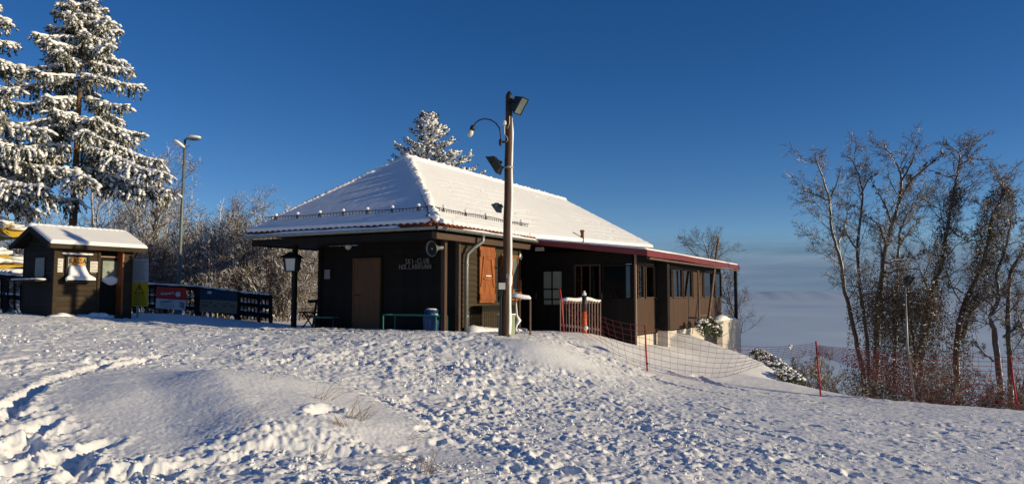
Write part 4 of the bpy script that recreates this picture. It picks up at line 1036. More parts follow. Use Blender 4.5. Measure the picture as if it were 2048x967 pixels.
t = thing('porch_lantern', 'large box lantern with white pane on the left porch post', 'lantern', pw, -H_YAW + 0.25)
MB().poly([(-.20,-.20,.0),(.20,-.20,.0),(.20,.12,.0),(-.20,.12,.0),(-.16,-.16,-.36),(.16,-.16,-.36),(.16,.08,-.36),(-.16,.08,-.36)], ((0,1,2,3),(7,6,5,4),(0,4,5,1),(1,5,6,2),(2,6,7,3),(3,7,4,0))).build('body', M['metal_dark'], t)
MB().poly([(-.11,-.205,-.02),(.185,-.205,-.02),(.148,-.166,-.345),(-.09,-.166,-.345),(-.11,-.20,-.02),(.185,-.20,-.02),(.148,-.16,-.345),(-.09,-.16,-.345)], ((0,3,2,1),(4,5,6,7),(0,1,5,4),(1,2,6,5),(2,3,7,6),(3,0,4,7))).build('pane', M['lamp_glass'], t)
MB().poly([(-.27,-.27,.005),(.27,-.27,.005),(.27,.17,.005),(-.27,.17,.005),(-.07,-.08,.17),(.07,-.08,.17),(.07,.02,.17),(-.07,.02,.17)], ((3,2,1,0),(4,5,6,7),(0,1,5,4),(1,2,6,5),(2,3,7,6),(3,0,4,7))).build('hood', M['metal_dark'], t)

# on the porch: green table frame, blue barrel, folding table
def hthing(name, label, cat, x, y, rz=0.0):
    w = h_world(x, y, 0); return thing(name, label, cat, (w.x, w.y, surf_z(w.x, w.y)), -H_YAW + rz)
xa, za = onY(766, 629, -.85); xb, _ = onY(872, 629, -.85)
t = hthing('table_frame', 'thin green metal table frame standing on the porch', 'table', xa, -.85); L = xb - xa
gz0 = t.location.z; tz = za - gz0
MB().bar((0, 0, tz), (L, 0, tz), .03, .03).bar((0, .5, tz), (L, .5, tz), .03, .03).bar((0, .015, tz), (0, .485, tz), .028, .028).bar((L, .015, tz), (L, .485, tz), .028, .028).build('top_rail', M['green'], t)
for x_ in (0.005, L - .005):
    for y_ in (0, .5): MB().bar((x_, y_, -.3), (x_, y_, tz - .016), .028, .028).build('leg', M['green'], t)
link('snow_cap', blob([(L - .1, .1, tz + .03)], [(.10, .06, .025)], 4), M['cap_snow'], t)
xb, _ = onY(861, 640, -.35)
t = hthing('barrel', 'blue plastic barrel beside the porch post', 'barrel', xb, -.32); gz0 = t.location.z
hz = onY(861, 622, -.35)[1] - gz0
MB().lathe([(.17, -.25), (.19, .0), (.205, hz * .25), (.215, hz * .5), (.205, hz * .8), (.18, hz * .97), (.16, hz)], 18).build('drum', M['blue'], t, smooth=True)
MB().lathe([(.185, hz + .001), (.195, hz + .01), (.19, hz + .035), (.15, hz + .04)], 18).build('lid', M['blue'], t, smooth=True)
link('snow_cap', blob([(0, 0, hz + .055)], [(.15, .14, .025)], 5), M['cap_snow'], t)
fb = PG(620, 21.4); t, add = wthing('folding_table', 'dark folding table with crossed legs behind the porch', 'table', fb)
for dd in (21.2, 21.7):
    add(MB().bar(P(604, 656, dd), P(628, 624, dd), .025, .035).bar(P(627, 656, dd), P(607, 624, dd), .025, .035), 'crossed_legs', 'metal_dark')
add(MB().bar(P(603, 623.5, 21.45), P(638, 624.5, 21.45), .55, .03), 'table_top', 'wood_dark')
fb = PG(628, 22.6); t, add = wthing('bench_backrest', 'short dark bench back beside the porch wall', 'bench', fb)
add(MB().bar(P(616, 602, 22.6), P(645, 601, 22.6), .04, .09), 'backrest', 'wood_dark'); add(MB().bar(P(633, 602, 22.6), fb - Vector((0, 0, .1)), .05, .05), 'post', 'wood_dark'); add(MB().bar(P(616, 632, 22.5), P(645, 632, 22.5), .3, .04), 'seat', 'wood_dark')
fb = PG(655, 19.8); t, add = wthing('low_bench', 'low green painted bench against the porch wall', 'bench', h_world(-4.3, -.35, surf_z(*h_world(-4.3, -.35, 0)[:2])))
MB_ = lambda *a: [h_world(*p) for p in a]
bz = t.location.z
add(MB().bar(*MB_((-4.5, -.3, bz + .30), (-3.75, -.3, bz + .30)), .28, .035), 'seat', 'green')
for x_ in (-4.45, -3.8): add(MB().bar(*MB_((x_, -.3, bz - .1), (x_, -.3, bz + .28)), .2, .04), 'leg', 'metal_dark')

# ramp barrier of upright slats in front of the veranda door
ra, rb = P(1121, 667, 20.2), P(1201, 663, 20.8); ra.z = surf_z(ra.x, ra.y); rb.z = surf_z(rb.x, rb.y)
t, add = wthing('slat_barrier', 'wooden barrier of weathered upright slats before the veranda door', 'barrier', ra)
ta, tb = P(1121, 600, 20.2), P(1201, 600, 20.8)
add(MB().bar(ta + Vector((0, .03, -.05)), tb + Vector((0, .03, -.05)), .04, .07), 'top_rail', 'wood_grey')
add(MB().bar(ra + Vector((0, .03, .18)), rb + Vector((0, .03, .18)), .04, .07), 'bottom_rail', 'wood_grey')
for k in range(15):
    f_ = k / 14; a = ra + (rb - ra) * f_; b = ta + (tb - ta) * f_
    add(MB().bar(a + Vector((0, -.012, -.06)), b + Vector((0, -.012, -.02)), .042, .025, (1, 0, 0)), 'slat', 'wood_grey')
n = 20; pts = []
hp = [ta + (tb - ta) * (k / n) + Vector((0, .02, -.005 + .035 * math.sin(math.pi * min(1, k / n * 1.05)) + .02 * math.sin(k * .6))) for k in range(n + 1)]
add(MB().tube(hp, [.035 + .025 * math.sin(math.pi * k / n) for k in range(n + 1)], 8), 'snow_roll', 'cap_snow', smooth=True)
pw = PG(1168.5, 20.1); pw.z = surf_z(pw.x, pw.y); t, add = wthing('marker_post', 'thick orange post with black sleeve and a snow ball on top', 'post', pw)
add(MB().tube([pw - Vector((0, 0, .2)), P(1168.5, 622, 20.1)], .062, 12), 'orange_sleeve', 'orange_pole', smooth=True)
add(MB().tube([P(1168.5, 622, 20.1), P(1168.5, 592, 20.1)], .064, 12), 'black_sleeve', 'metal_dark', smooth=True)
link('snow_cap', blob([P(1168.5, 588, 20.1), P(1168.5, 583, 20.1)], [(.06, .06, .045), (.03, .03, .03)], 6, org=pw), M['cap_snow'], t)
link('snow_lump', blob([P(1172, 655, 20.0)], [(.06, .05, .07)], 7, org=pw), M['cap_snow'], t)
pw = PG(1122, 20.0); pw.z = surf_z(pw.x, pw.y); t, add = wthing('slalom_pole', 'red pole leaning on the left end of the slat barrier', 'pole', pw)
add(MB().tube([P(1128, 668, 19.95), P(1126, 640, 20.0), P(1123, 600, 20.1), P(1119, 577, 20.1)], [.02, .02, .022, .03], 8), 'shaft', 'red_pole', smooth=True)

# leaning pipe frame and ivy below the veranda windows
fl = lambda px, py, x0: h_world(x0, *onX(px, py, x0))
fb = fl(1417, 645, 3.55); t, add = wthing('bent_pipe', 'rusty bent pipe leaning against the veranda, rising above its roof', 'pipe', fb)
add(MB().tube([fl(a, b, 3.62) for a, b in ((1415,660),(1418,630),(1423,590),(1428,545),(1433,505),(1436,485),(1437,477),(1435,473),(1432,474))], [.05]*6 + [.05, .04, .03], 9), 'leaning_pipe', 'metal_rust', smooth=True)
add(MB().tube([fl(1397.5, 655, 3.5), fl(1398, 600, 3.5), fl(1396, 540, 3.5)], .035, 8), 'thin_pipe', 'metal_rust'); add(MB().tube([fl(1398, 630, 3.5), fl(1418, 630, 3.56)], .03, 8), 'cross_bar', 'metal_rust')

# pale retaining wall at the veranda's far corner
rw = h_world(3.6, 14.2, surf_z(*h_world(3.9, 14.2, 0)[:2])); t = thing('retaining_wall', 'cream plastered retaining wall at the far corner of the veranda', 'wall', rw, -H_YAW)
zt = P(1478, 637, 31).z - rw.z
MB().box(-.05, .16, -1.6, 1.75, -2.2, zt - .09).build('wall', M['plaster'], t)
MB().box(-.6, -.06, 1.55, 1.75, -2.2, zt - .09).build('return_wall', M['plaster'], t)
cp = MB().box(-.09, .20, -1.6, 1.80, zt - .088, zt).build('coping', M['plaster'], t)
pts, sz = [], []
for k in range(12):
    f_ = k / 11; pts.append((.02, -1.7 + 2.2 * f_, zt + .03 + .06 * math.exp(-((f_ - .25) / .25) ** 2))); sz.append((.22, .22, .06 + .08 * math.exp(-((f_ - .25) / .22) ** 2)))
link('snow_drift', blob(pts, sz, 8, .04), M['cap_snow'], t)

# ------------------------------------------------------------------ ticket kiosk
K_YAW = math.radians(32.0); kd = 19.7
K0 = P(105, 632, kd); KC, KS = math.cos(K_YAW), math.sin(K_YAW); KG = K0.z - .02
kiosk = thing('ticket_kiosk', 'small dark wooden ticket kiosk with snow covered gable roof', 'kiosk', (K0.x, K0.y, KG), -K_YAW)
def k_loc(p):
    dx, dy = p[0] - K0.x, p[1] - K0.y; return Vector((dx * KC - dy * KS, dx * KS + dy * KC, p[2] - KG))
def kX(px, py, x0=0.0):
    a, b = k_loc(P(px, py, 10)), k_loc((0, 0, 0)); t_ = (x0 - b.x) / (a.x - b.x); q_ = b + (a - b) * t_; return q_.y, q_.z
def kY(px, py, y0=0.0):
    a, b = k_loc(P(px, py, 10)), k_loc((0, 0, 0)); t_ = (y0 - b.y) / (a.y - b.y); q_ = b + (a - b) * t_; return q_.x, q_.z
def kb(mb, name, mat, parent=None, smooth=False): return mb.build(name, M[mat], parent or kiosk, smooth=smooth)
KL = kX(262, 630)[0]; KW = -kY(45, 600)[0]; KH = kX(105, 491)[1]
yd0, yd1 = kX(199, 560)[0], kX(243, 560)[0]
kb(MB().box(-KW + .03, -.03, .03, yd0, -.3, KH).box(-KW + .03, -.35, yd0, yd1 + .04, -.3, KH).box(-KW + .03, -.03, yd1 + .04, KL - .03, -.3, KH), 'wall_core', 'wood_dark')
fw = kb(MB().box(-.04, .03, -.03, .06, -.2, KH).box(-.04, .03, yd0 - .07, yd0, -.2, KH), 'front_wall', 'wood_kiosk')
n = int(KH / .135)
def lap(L, name='plank'):
    return MB().poly([(-.03,0,0),(.006,0,.004),(-.010,0,.138),(-.03,0,.138),(-.03,L,0),(.006,L,.004),(-.010,L,.138),(-.03,L,.138)], ((0,1,2,3),(7,6,5,4),(1,5,6,2),(2,6,7,3),(0,4,5,1),(3,7,4,0))).mesh(name)
pl = lap(yd0 - .13)
for k in range(-1, n + 1): o = link('plank', pl, M['wood_kiosk'], fw); o.location = (0, .06, .135 * k)
pl2 = lap(KL - yd1 - .05)
rwl = kb(MB().box(-.04, .02, KL - .06, KL, -.2, KH), 'front_wall', 'wood_kiosk')
for k in range(-1, n + 1): o = link('plank', pl2, M['wood_kiosk'], rwl); o.location = (0, yd1 + .04, .135 * k)
sw = kb(MB().box(-KW, -KW + .06, -.028, .05, -.2, KH), 'gable_wall', 'wood_dark')
pl3 = MB().box(-KW + .06, -.045, -.02, .03, .003, .132).mesh('plank')
for k in range(-1, n + 3):
    o = link('plank', pl3, M['wood_dark'], sw); o.location = (0, 0, .135 * k)
    if .135 * k > KH - .05: o.scale = (1 - (.135 * k + .13 - KH) / .62, 1, 1); o.location = (-(KW / 2) * (1 - o.scale[0]), 0, .135 * k)
# door recess with orange trim
kdoor = kb(MB().box(-.30, -.26, yd0 + .03, yd1, -.1, KH - .06), 'door', 'wood_dark')
ya, zb_ = kX(206, 521, -.25); yb, za_ = kX(238, 561, -.25)
kb(MB().box(-.258, -.25, ya, yb, za_, zb_), 'pane', 'metal_lamp', kdoor)
kb(MB().box(-.26, -.23, yd0 + .03, yd1, zb_ + .10, zb_ + .13), 'door_rail', 'wood_grey', kdoor)
link('snow_cap', blob([(-.235, ya + (yb - ya) * (.08 + .84 * k / 11), za_ + .005) for k in range(12)], [(.035, .07, .03 + .11 * math.sin(math.pi * (k + .5) / 12)) for k in range(12)], 12, .01), M['cap_snow'], kdoor)
kb(MB().box(-.30, .02, yd1 + .002, yd1 + .045, -.1, KH - .03), 'door_jamb', 'wood_orange')
kb(MB().box(-.26, .04, yd0, yd1 + .05, -.2, .035), 'threshold', 'wood_kiosk')
# ticket window
ya, zb_ = kX(131, 509); yb, za_ = kX(175, 560)
kw = kb(MB().box(-.02, .05, ya, ya + .05, za_, zb_).box(-.02, .05, yb - .05, yb, za_, zb_).box(-.02, .05, ya + .05, yb - .05, zb_ - .05, zb_).box(-.02, .30, ya - .06, yb + .06, za_ - .05, za_ - .005), 'ticket_window', 'wood_dark')
kb(MB().box(.008, .014, ya + .05, yb - .05, za_, zb_ - .05), 'pane', 'metal_lamp', kw)
ym = (ya + yb) / 2; hw = (yb - ya) / 2
sg = kb(MB().box(.016, .024, ya + .14, yb - .12, za_ + (zb_ - za_) * .45, zb_ - .055), 'cash_desk_sign', 'sign_orange', kw)
def text_part(txt, w, h, mat, parent, MM, name='lettering'):
    cu = bpy.data.curves.new('text', 'FONT'); cu.body = txt; cu.size = 1.0; cu.extrude = 0.0; cu.align_x = 'CENTER'; cu.align_y = 'CENTER'; cu.resolution_u = 3; cu.offset = 0.012
    ob = bpy.data.objects.new('text', cu); COL.objects.link(ob); bpy.context.view_layer.update()
    me = bpy.data.meshes.new_from_object(ob.evaluated_get(bpy.context.evaluated_depsgraph_get()))
    bpy.data.objects.remove(ob)
    co = np.array([v.co[:] for v in me.vertices]); lo, hi = co.min(0), co.max(0); c_ = (lo + hi) / 2
    S = Matrix.Diagonal((w / (hi[0] - lo[0]), h / (hi[1] - lo[1]), 1, 1)) @ Matrix.Translation((-c_[0], -c_[1], 0))
    me.transform(MM @ S); me.name = name
    while me.materials: me.materials.pop()
    return link(name, me, M[mat], parent)
face_x = Matrix(((0, 0, 1, 0), (1, 0, 0, 0), (0, 1, 0, 0), (0, 0, 0, 1)))          # text facing +x, reading along +y
text_part('KASSA', hw * 1.5, .15, 'ink', kw, Matrix.Translation((.0265, ym + .02, zb_ - .155)) @ face_x)
T_p, T_s = [], []
for i in range(15):
    for j in range(13):
        f_ = j / 12; spread = hw * (0.80 - 0.28 * f_) if f_ > .25 else hw * (1.10 - 1.48 * f_)
        T_p.append((.05 + .18 * (1 - f_) ** 1.6, ym + (i / 14 - .5) * 2 * spread, za_ + .02 + f_ * (zb_ - za_) * .45)); T_s.append((.07, hw * .20, .075))
link('snow_drift', blob(T_p, T_s, 14, .012), M['cap_snow'], kw)
link('snow_cap', blob([(.03, ya + (yb - ya) * f_, zb_ + .035) for f_ in (0, .2, .4, .6, .8, 1)], [(.06, .12, .03)] * 6, 15, .05), M['cap_snow'], kw)
for (a, b, c_, d_), nm in (((109, 516, 125, 544), 'price_list'), ((180, 522, 197, 544), 'notice_sheet')):
    y0, z1 = kX(a, b); y1, z0 = kX(c_, d_)
    s = kb(MB().box(.012, .018, y0, y1, z0, z1), nm, 'paper')
    for k in range(4): kb(MB().box(.0185, .0195, y0 + .03, y1 - .03 - .05 * (k % 2), z1 - .07 - .085 * k, z1 - .055 - .085 * k), 'text_line', 'ink_soft', s)
# gable window and counter shelf
xa, zb_ = kY(73, 513); xb, za_ = kY(92, 556)
gw = kb(MB().box(xa, xb, -.035, -.005, za_, zb_), 'gable_window', 'wood_dark'); kb(MB().box(xa + .04, xb - .04, -.042, -.036, za_ + .04, zb_ - .04), 'pane', 'metal_lamp', gw)
xa, zs_ = kY(46, 560); xb, _ = kY(98, 560)
sh = kb(MB().box(xa, xb, -.34, -.03, zs_ - .04, zs_), 'counter_shelf', 'wood_kiosk')
link('snow_cap', blob([(xa + (xb - xa) * f_, -.18, zs_ + .015) for f_ in (.08, .25, .42, .58, .75, .92)], [(.2, .16, .035)] * 6, 16, .04), M['cap_snow'], sh)
# gable roof
zr = KH + .47; rx = -KW / 2; ox, oy = .24, .26
def krow(y): return [(ox, y, KH - .02), (rx, y, zr), (-KW - ox, y, KH - .02)]
a, b = krow(-oy), krow(KL + oy)
up = lambda p, d: (p[0], p[1], p[2] + d)
kr = kb(MB().poly([*a, *b, *[up(p, .07) for p in a], *[up(p, .07) for p in b]], ((0,1,4,3),(1,2,5,4),(7,6,9,10),(8,7,10,11),(0,6,7,1),(1,7,8,2),(4,10,9,3),(5,11,10,4),(0,3,9,6),(2,8,11,5))), 'roof', 'wood_dark')
for q0, q1 in ((a[0], a[1]), (a[1], a[2])):
    kb(MB().bar((q0[0], -oy - .02, q0[2] + .0), (q1[0], -oy - .02, q1[2] + .0), .03, .12, (0, 0, 1)), 'barge_board', 'wood_dark', kr)
kb(MB().box(ox, ox + .025, -oy, KL + oy, KH - .07, KH + .03), 'eave_board', 'wood_kiosk', kr)
_hg = H_G; H_G = 0.0
ks = blanket('roof_snow', (ox + .03, -oy, KH + .05), (ox + .03, KL + oy, KH + .05), (rx, -oy, zr + .07), (rx, KL + oy, zr + .07), 120, 60, .085, kiosk, 0, 201, .8)
blanket('snow_sheet', (-KW - ox, KL + oy, KH + .05), (-KW - ox, -oy, KH + .05), (rx, KL + oy, zr + .07), (rx, -oy, zr + .07), 40, 20, .085, ks, 0, 202, .8)
H_G = _hg
link('ridge_snow', blob([(rx, -oy + .05 + k * .16, zr + .10) for k in range(int((KL + .5) / .16))], [(.14, .13, .065)] * int((KL + .5) / .16), 17, .04), M['roof_snow'], ks)
kb(MB().box(-.1, .0, -.02, yd0, -.12, .05), 'plinth', 'wood_kiosk')
link('snow_drift', blob([(.10, .02 + k * .17, .0 + .03 * math.sin(k * 1.3)) for k in range(9)], [(.20, .2, .07 + .02 * math.sin(k * 2.1)) for k in range(9)], 18, .05), M['snow'], kiosk)

# sign post beside the kiosk
sbp = PG(279, 22.4); sbp.z = surf_z(sbp.x, sbp.y); t, add = wthing('warning_sign', 'sign post with grey rules board above a yellow warning board', 'sign', sbp)
def flat(pxa, pya, pxb, pyb, d, th=.012, lean=0.0): 
    a, b, c_, e = P(pxa + lean, pya, d), P(pxb + lean, pya, d), P(pxb - lean, pyb, d), P(pxa - lean, pyb, d)
    off = Vector((0, th, 0)); return MB().poly([a, b, c_, e, a + off, b + off, c_ + off, e + off], ((0,3,2,1),(4,5,6,7),(0,1,5,4),(1,2,6,5),(2,3,7,6),(3,0,4,7)))
add(MB().bar(sbp - Vector((0, 0, .3)), P(282, 517, 22.45), .05, .05), 'post', 'metal_light')
wb = add(flat(265, 517, 297, 563, 22.4), 'rules_board', 'sign_white')
for k in range(9): add(flat(268, 523 + 4.2 * k, 294 - (k * 7) % 9, 523.9 + 4.2 * k, 22.39, .004), 'text_line', 'ink_soft', wb)
yb_ = add(flat(262.5, 564.5, 296, 612, 22.4), 'warning_board', 'sign_yellow')
tri = [(279, 569), (287.5, 586), (270, 586)]
for i in range(3):
    (a, b), (c_, e) = tri[i], tri[(i + 1) % 3]; add(MB().bar(P(a, b, 22.385), P(c_, e, 22.385), .022, .006, (0, 1, 0)), 'triangle_edge', 'ink', yb_)
add(flat(278.2, 573.5, 279.8, 580.5, 22.385, .004), 'exclamation_mark', 'ink', yb_); add(flat(278.2, 582, 279.8, 584, 22.385, .004), 'exclamation_dot', 'ink', yb_)
for k, (a, b) in enumerate(((271, 288), (268, 291), (266, 292), (269, 290), (266, 292))): add(flat(a, 589.5 + 4.3 * k, b, 590.4 + 4.3 * k, 22.385, .004), 'text_line', 'ink', yb_)

# fence behind the kiosk, three bays; hung with a banner and an information panel
def fence_bay(label, spots, slats_from, n_slats, d0, d1, rails):
    """spots: (px, top row, bottom row) at both ends"""
    (pa, ta_, ba), (pb_, tb_, bb) = spots
    base = P(pa, ba, d0); t, add = wthing('picket_fence', label, 'fence', base, 'snow capped fence bays')
    def pt(f_, g): return P(pa + (pb_ - pa) * f_, (ta_ + (tb_ - ta_) * f_) + ((ba + (bb - ba) * f_) - (ta_ + (tb_ - ta_) * f_)) * g, d0 + (d1 - d0) * f_)
    for g, hh in rails:
        r_ = add(MB().bar(pt(0, g), pt(1, g), .05, hh), 'rail', 'fence_dark')
        s_ = MB().tube([pt(f_ / 8, g) + Vector((0, 0, hh / 2 + .012)) for f_ in range(9)], [.02] + [.035 + .012 * math.sin(k * 2.1) for k in range(7)] + [.02], 7)
        add(s_, 'snow_cap', 'cap_snow', r_, True)
    for f_ in slats_from:
        add(MB().bar(pt(f_, 1.25) , pt(f_, -.02), .09, .09, (1, 0, 0)), 'post', 'fence_dark')
    for k in range(n_slats):
        f_ = (k + .5) / n_slats
        add(MB().bar(pt(f_, 1.02) + Vector((0, -.04, 0)), pt(f_, .02) + Vector((0, -.04, 0)), .085, .022, (1, 0, 0)), 'slat', 'fence_dark')
    return pt
fence_bay('dark snow capped fence bay behind the red banner', ((266, 567, 614), (396, 574, 622)), (0.02, .5, .98), 13, 25.5, 25.2, ((.06, .14), (.48, .05), (.88, .12)))
fence_bay('dark fence bay behind the blue information panel', ((397, 574, 624), (476, 584, 633)), (.02, .98), 8, 25.2, 25.0, ((.06, .14), (.48, .05), (.88, .12)))
fence_bay('open lattice fence bay nearest to the hut', ((477, 584, 634), (543, 590, 642)), (.02, .62, .98), 9, 25.0, 24.8, ((.10, .17), (.45, .14), (.80, .17)))
bn = P(341, 616, 25.0); t, add = wthing('advertising_banner', 'red and white advertising banner hung on the fence', 'banner', bn)
def quad(c4, d, th=.008):
    pts = [P(x_, y_, d) for x_, y_ in c4]; off = Vector((0, th, 0)); return MB().poly(pts + [p + off for p in pts], ((0,3,2,1),(4,5,6,7),(0,1,5,4),(1,2,6,5),(2,3,7,6),(3,0,4,7)))
top = add(quad(((313.5, 572.5), (373, 576), (372.5, 600), (312.5, 596)), 25.0), 'red_half', 'banner_red')
low = add(quad(((312.5, 596.2), (372.5, 600.2), (370, 620), (311, 615.5)), 25.0), 'white_half', 'sign_white')
def wtext(txt, px, py, wpx, hpx, d, mat, parent, tilt, base):
    w_, h_ = wpx / F_PX * d, hpx / F_PX * d; p_ = P(px, py, d) - Vector(base)
    fm = Matrix.Translation(p_) @ Matrix.Rotation(-tilt, 4, 'Y') @ Matrix.Rotation(math.pi / 2, 4, 'X'); return text_part(txt, w_, h_, mat, parent, fm)
wtext('expert', 335, 587, 27, 7, 24.985, 'white_paint', top, .06, bn)
add(MB().lathe([(.085, 0), (.085, .006)], 20, Matrix.Translation(P(356, 588, 24.985)) @ Matrix.Rotation(math.pi / 2, 4, 'X')), 'disc', 'white_paint', top)
wtext('KARINSKY', 333, 602.5, 26, 4.6, 24.985, 'ink', low, .06, bn)
for k in range(3): add(quad(((320, 607 + 2.8 * k), (349, 608.5 + 2.8 * k), (349, 609.3 + 2.8 * k), (320, 607.8 + 2.8 * k)), 24.985, .004), 'text_line', 'ink_soft', low)
for k in range(3): add(quad(((358, 602.5 + 4 * k), (368, 606 + 4 * k), (368, 608.5 + 4 * k), (358, 604 + 4 * k)), 24.985, .004), 'stripe', 'ink', low)
bn = P(436, 630, 24.9); t, add = wthing('information_panel', 'wide information panel, dark blue over sand, on the fence', 'panel', bn)
top = add(quad(((400, 577.5), (475, 583.5), (475, 602), (400, 598)), 24.85), 'blue_half', 'panel_blue'); low = add(quad(((400, 598.2), (475, 602.2), (473, 627.5), (399.5, 622.5)), 24.85), 'sand_half', 'panel_sand')
add(quad(((415, 581.5), (423, 582), (423, 587), (415, 586.5)), 24.835, .004), 'sticker', 'sign_white', top)
for (a, b, w_, h_) in ((402, 601.5, 15, 1.4), (420, 602, 4, 4.5), (434, 604, 6, 3), (404, 608, 12, 4), (425, 609, 8, 3.5), (446, 609, 5, 4), (451, 604, 5, 3), (460, 608, 9, 6)):
    add(quad(((a, b), (a + w_, b + .5), (a + w_, b + h_ + .5), (a, b + h_)), 24.835, .004), 'picture', 'picture', low)

# snow capped fence left of the kiosk
pt = fence_bay('snow capped plank fence left of the kiosk', ((-40, 548, 612), (50, 556, 620)), (.10, .56, .98), 7, 23.6, 23.2, ((.02, .17), (.62, .15)))
fb = P(20, 545, 24.2); t, add = wthing('snowy_table', 'snow laden table top behind the left fence', 'table', P(0, 622, 24.4))
add(MB().bar(P(-40, 549, 24.4), P(38, 549, 24.4), .8, .05), 'table_top', 'fence_dark'); add(MB().bar(P(10, 549, 24.4), P(10, 622, 24.4), .08, .08), 'leg', 'fence_dark')
link('snow_slab', blob([P(-35 + 9 * k, 542.5, 24.3) for k in range(9)], [(.13, .38, .085)] * 9, 19, .05, org=P(0, 622, 24.4)), M['cap_snow'], t)

# yellow parasols with snow on them, mostly out of the picture
def parasol(label, px, apex, rim, d, rpx):
    c_ = P(px, 600, d); c_.z = gz(c_.x, c_.y); t, add = wthing('parasol', label, 'parasol', c_, 'snow covered parasols')
    za, zr_ = P(px, apex, d).z, P(px, rim, d).z; R = rpx / F_PX * d; ctr = Vector((c_.x, c_.y, 0))
    def cone(dz, R_, drop, sag):
        mb = MB(); n = 32; rows = 7; pts = [ctr + Vector((0, 0, za + dz))]; fs = []
        for i in range(1, rows + 1):
            for k in range(n):
                a_ = 6.28318 * k / n; f_ = i / rows; sc = 1 - .05 * sag * (1 - abs(math.cos(a_ * 4))) * f_
                pts.append(ctr + Vector((math.cos(a_) * R_ * f_ * sc, math.sin(a_) * R_ * f_ * sc, za + dz + (zr_ - za) * f_ - sag * .10 * (1 - abs(math.cos(a_ * 4))) * f_ - (drop if i == rows else 0))))
        for k in range(n): fs.append((0, 1 + k, 1 + (k + 1) % n))
        for i in range(rows - 1):
            for k in range(n): fs.append((1 + i*n + k, 1 + (i+1)*n + k, 1 + (i+1)*n + (k+1) % n, 1 + i*n + (k+1) % n))
        return mb.poly(pts, fs)
    cn = add(cone(0, R, .10, 1), 'canopy', 'yellow_cloth', smooth=True)
    pts, sz = [], []; r = random.Random(px)
    for i in range(110):
        a_ = r.uniform(0, 6.28); f_ = math.sqrt(r.random()) * .97; pts.append(ctr + Vector((math.cos(a_) * R * f_, math.sin(a_) * R * f_, za + (zr_ - za) * f_ + .02))); sz.append((.30, .30, r.uniform(.05, .10)))
    link('snow_cap', blob(pts, sz, 30, .05, org=c_), M['cap_snow'], t)
    add(MB().tube([c_ - Vector((0, 0, .2)), ctr + Vector((0, 0, za))], .03, 8), 'mast', 'wood_post')
    for k in range(8):
        a_ = 6.28318 * k / 8; add(MB().bar(ctr + Vector((math.cos(a_) * .1, math.sin(a_) * .1, za - .04)), ctr + Vector((math.cos(a_) * R * .95, math.sin(a_) * R * .95, zr_ - .06)), .02, .02), 'rib', 'wood_post')
parasol('upper yellow parasol under snow at the left picture edge', -38, 428, 466, 27.5, 92)
parasol('lower drooping yellow parasol under snow behind the left fence', -62, 478, 527, 25.6, 108)

# double street lamp
lb = PG(359, 27.5); t, add = wthing('street_lamp', 'slim grey street lamp with two snow topped heads', 'street lamp', lb)
tp = P(370, 279, 27.5); add(MB().tube([lb - Vector((0, 0, .3)), lb + (tp - lb) * .5, tp], [.075, .06, .042], 10), 'mast', 'metal_lamp', smooth=True)
def head(c_, ax, L, w, h, mt, nm, up_=(0, 0, 1)):
    ax = Vector(ax).normalized(); sd = ax.cross(Vector(up_)).normalized(); uu = sd.cross(ax); R_ = Matrix((ax, sd, uu)).transposed().to_4x4()
    T_ = [np.array(Matrix.Translation(Vector(c_) - lb) @ R_ @ Matrix.Diagonal((L / 2, w / 2, h / 2, 1)))]
    v, f = lump_mesh(*ICO2, T_, 0.0); return link(nm, np_mesh(nm, v, None, f, smooth=True), M[mt], t)
hd = head(P(387, 277, 27.4), (1, -.1, -.05), .62, .24, .16, 'metal_lamp', 'lamp_head'); head(P(387, 274.5, 27.4), (1, -.1, -.05), .60, .25, .17, 'cap_snow', 'snow_cap')
hd = head(P(360, 288.5, 27.4), (-.8, -.3, .62), .52, .25, .13, 'metal_lamp', 'lamp_head', (.5, .2, .8)); head(P(358.5, 287, 27.32), (-.8, -.3, .62), .50, .25, .14, 'cap_snow', 'snow_cap', (.5, .2, .8))
add(MB().tube([P(371, 279, 27.5), P(378, 277, 27.45)], .03, 8), 'arm', 'metal_lamp'); add(MB().tube([P(370, 297, 27.5), P(363, 294, 27.45)], .03, 8), 'arm', 'metal_lamp')

# ------------------------------------------------------------------ safety net, its red poles and the mast on the right
poles = []
for px, d, top_, bot, lab in ((1290, 17.8, 650, 742, 'red net pole in the snow below the veranda'), (1632, 17.2, 683, 793, 'red net pole at the brink left of the ivy trees'),
                         (2020, 16.5, 712, 824, 'red net pole at the brink before the rightmost trees')):
    b_ = PG(px + 2, d); b_.z = surf_z(b_.x, b_.y); t, add = wthing('net_pole', lab, 'pole', b_, 'red safety net poles'); poles.append((b_, P(px, top_, d)))
    add(MB().tube([b_ - Vector((0, 0, .25)), P(px, top_, d)], [.022, .018], 8), 'shaft', 'red_pole', smooth=True)
    add(MB().tube([P(px, top_, d), P(px, top_ - 1.5, d)], [.024, .02], 8), 'cap', 'red_pole')
    for g in (.15, .85): add(MB().lathe([(.026, 0), (.03, .01), (.03, .03), (.026, .04)], 8, Matrix.Translation(b_ + (P(px, top_, d) - b_) * g)), 'net_hook', 'metal_dark')
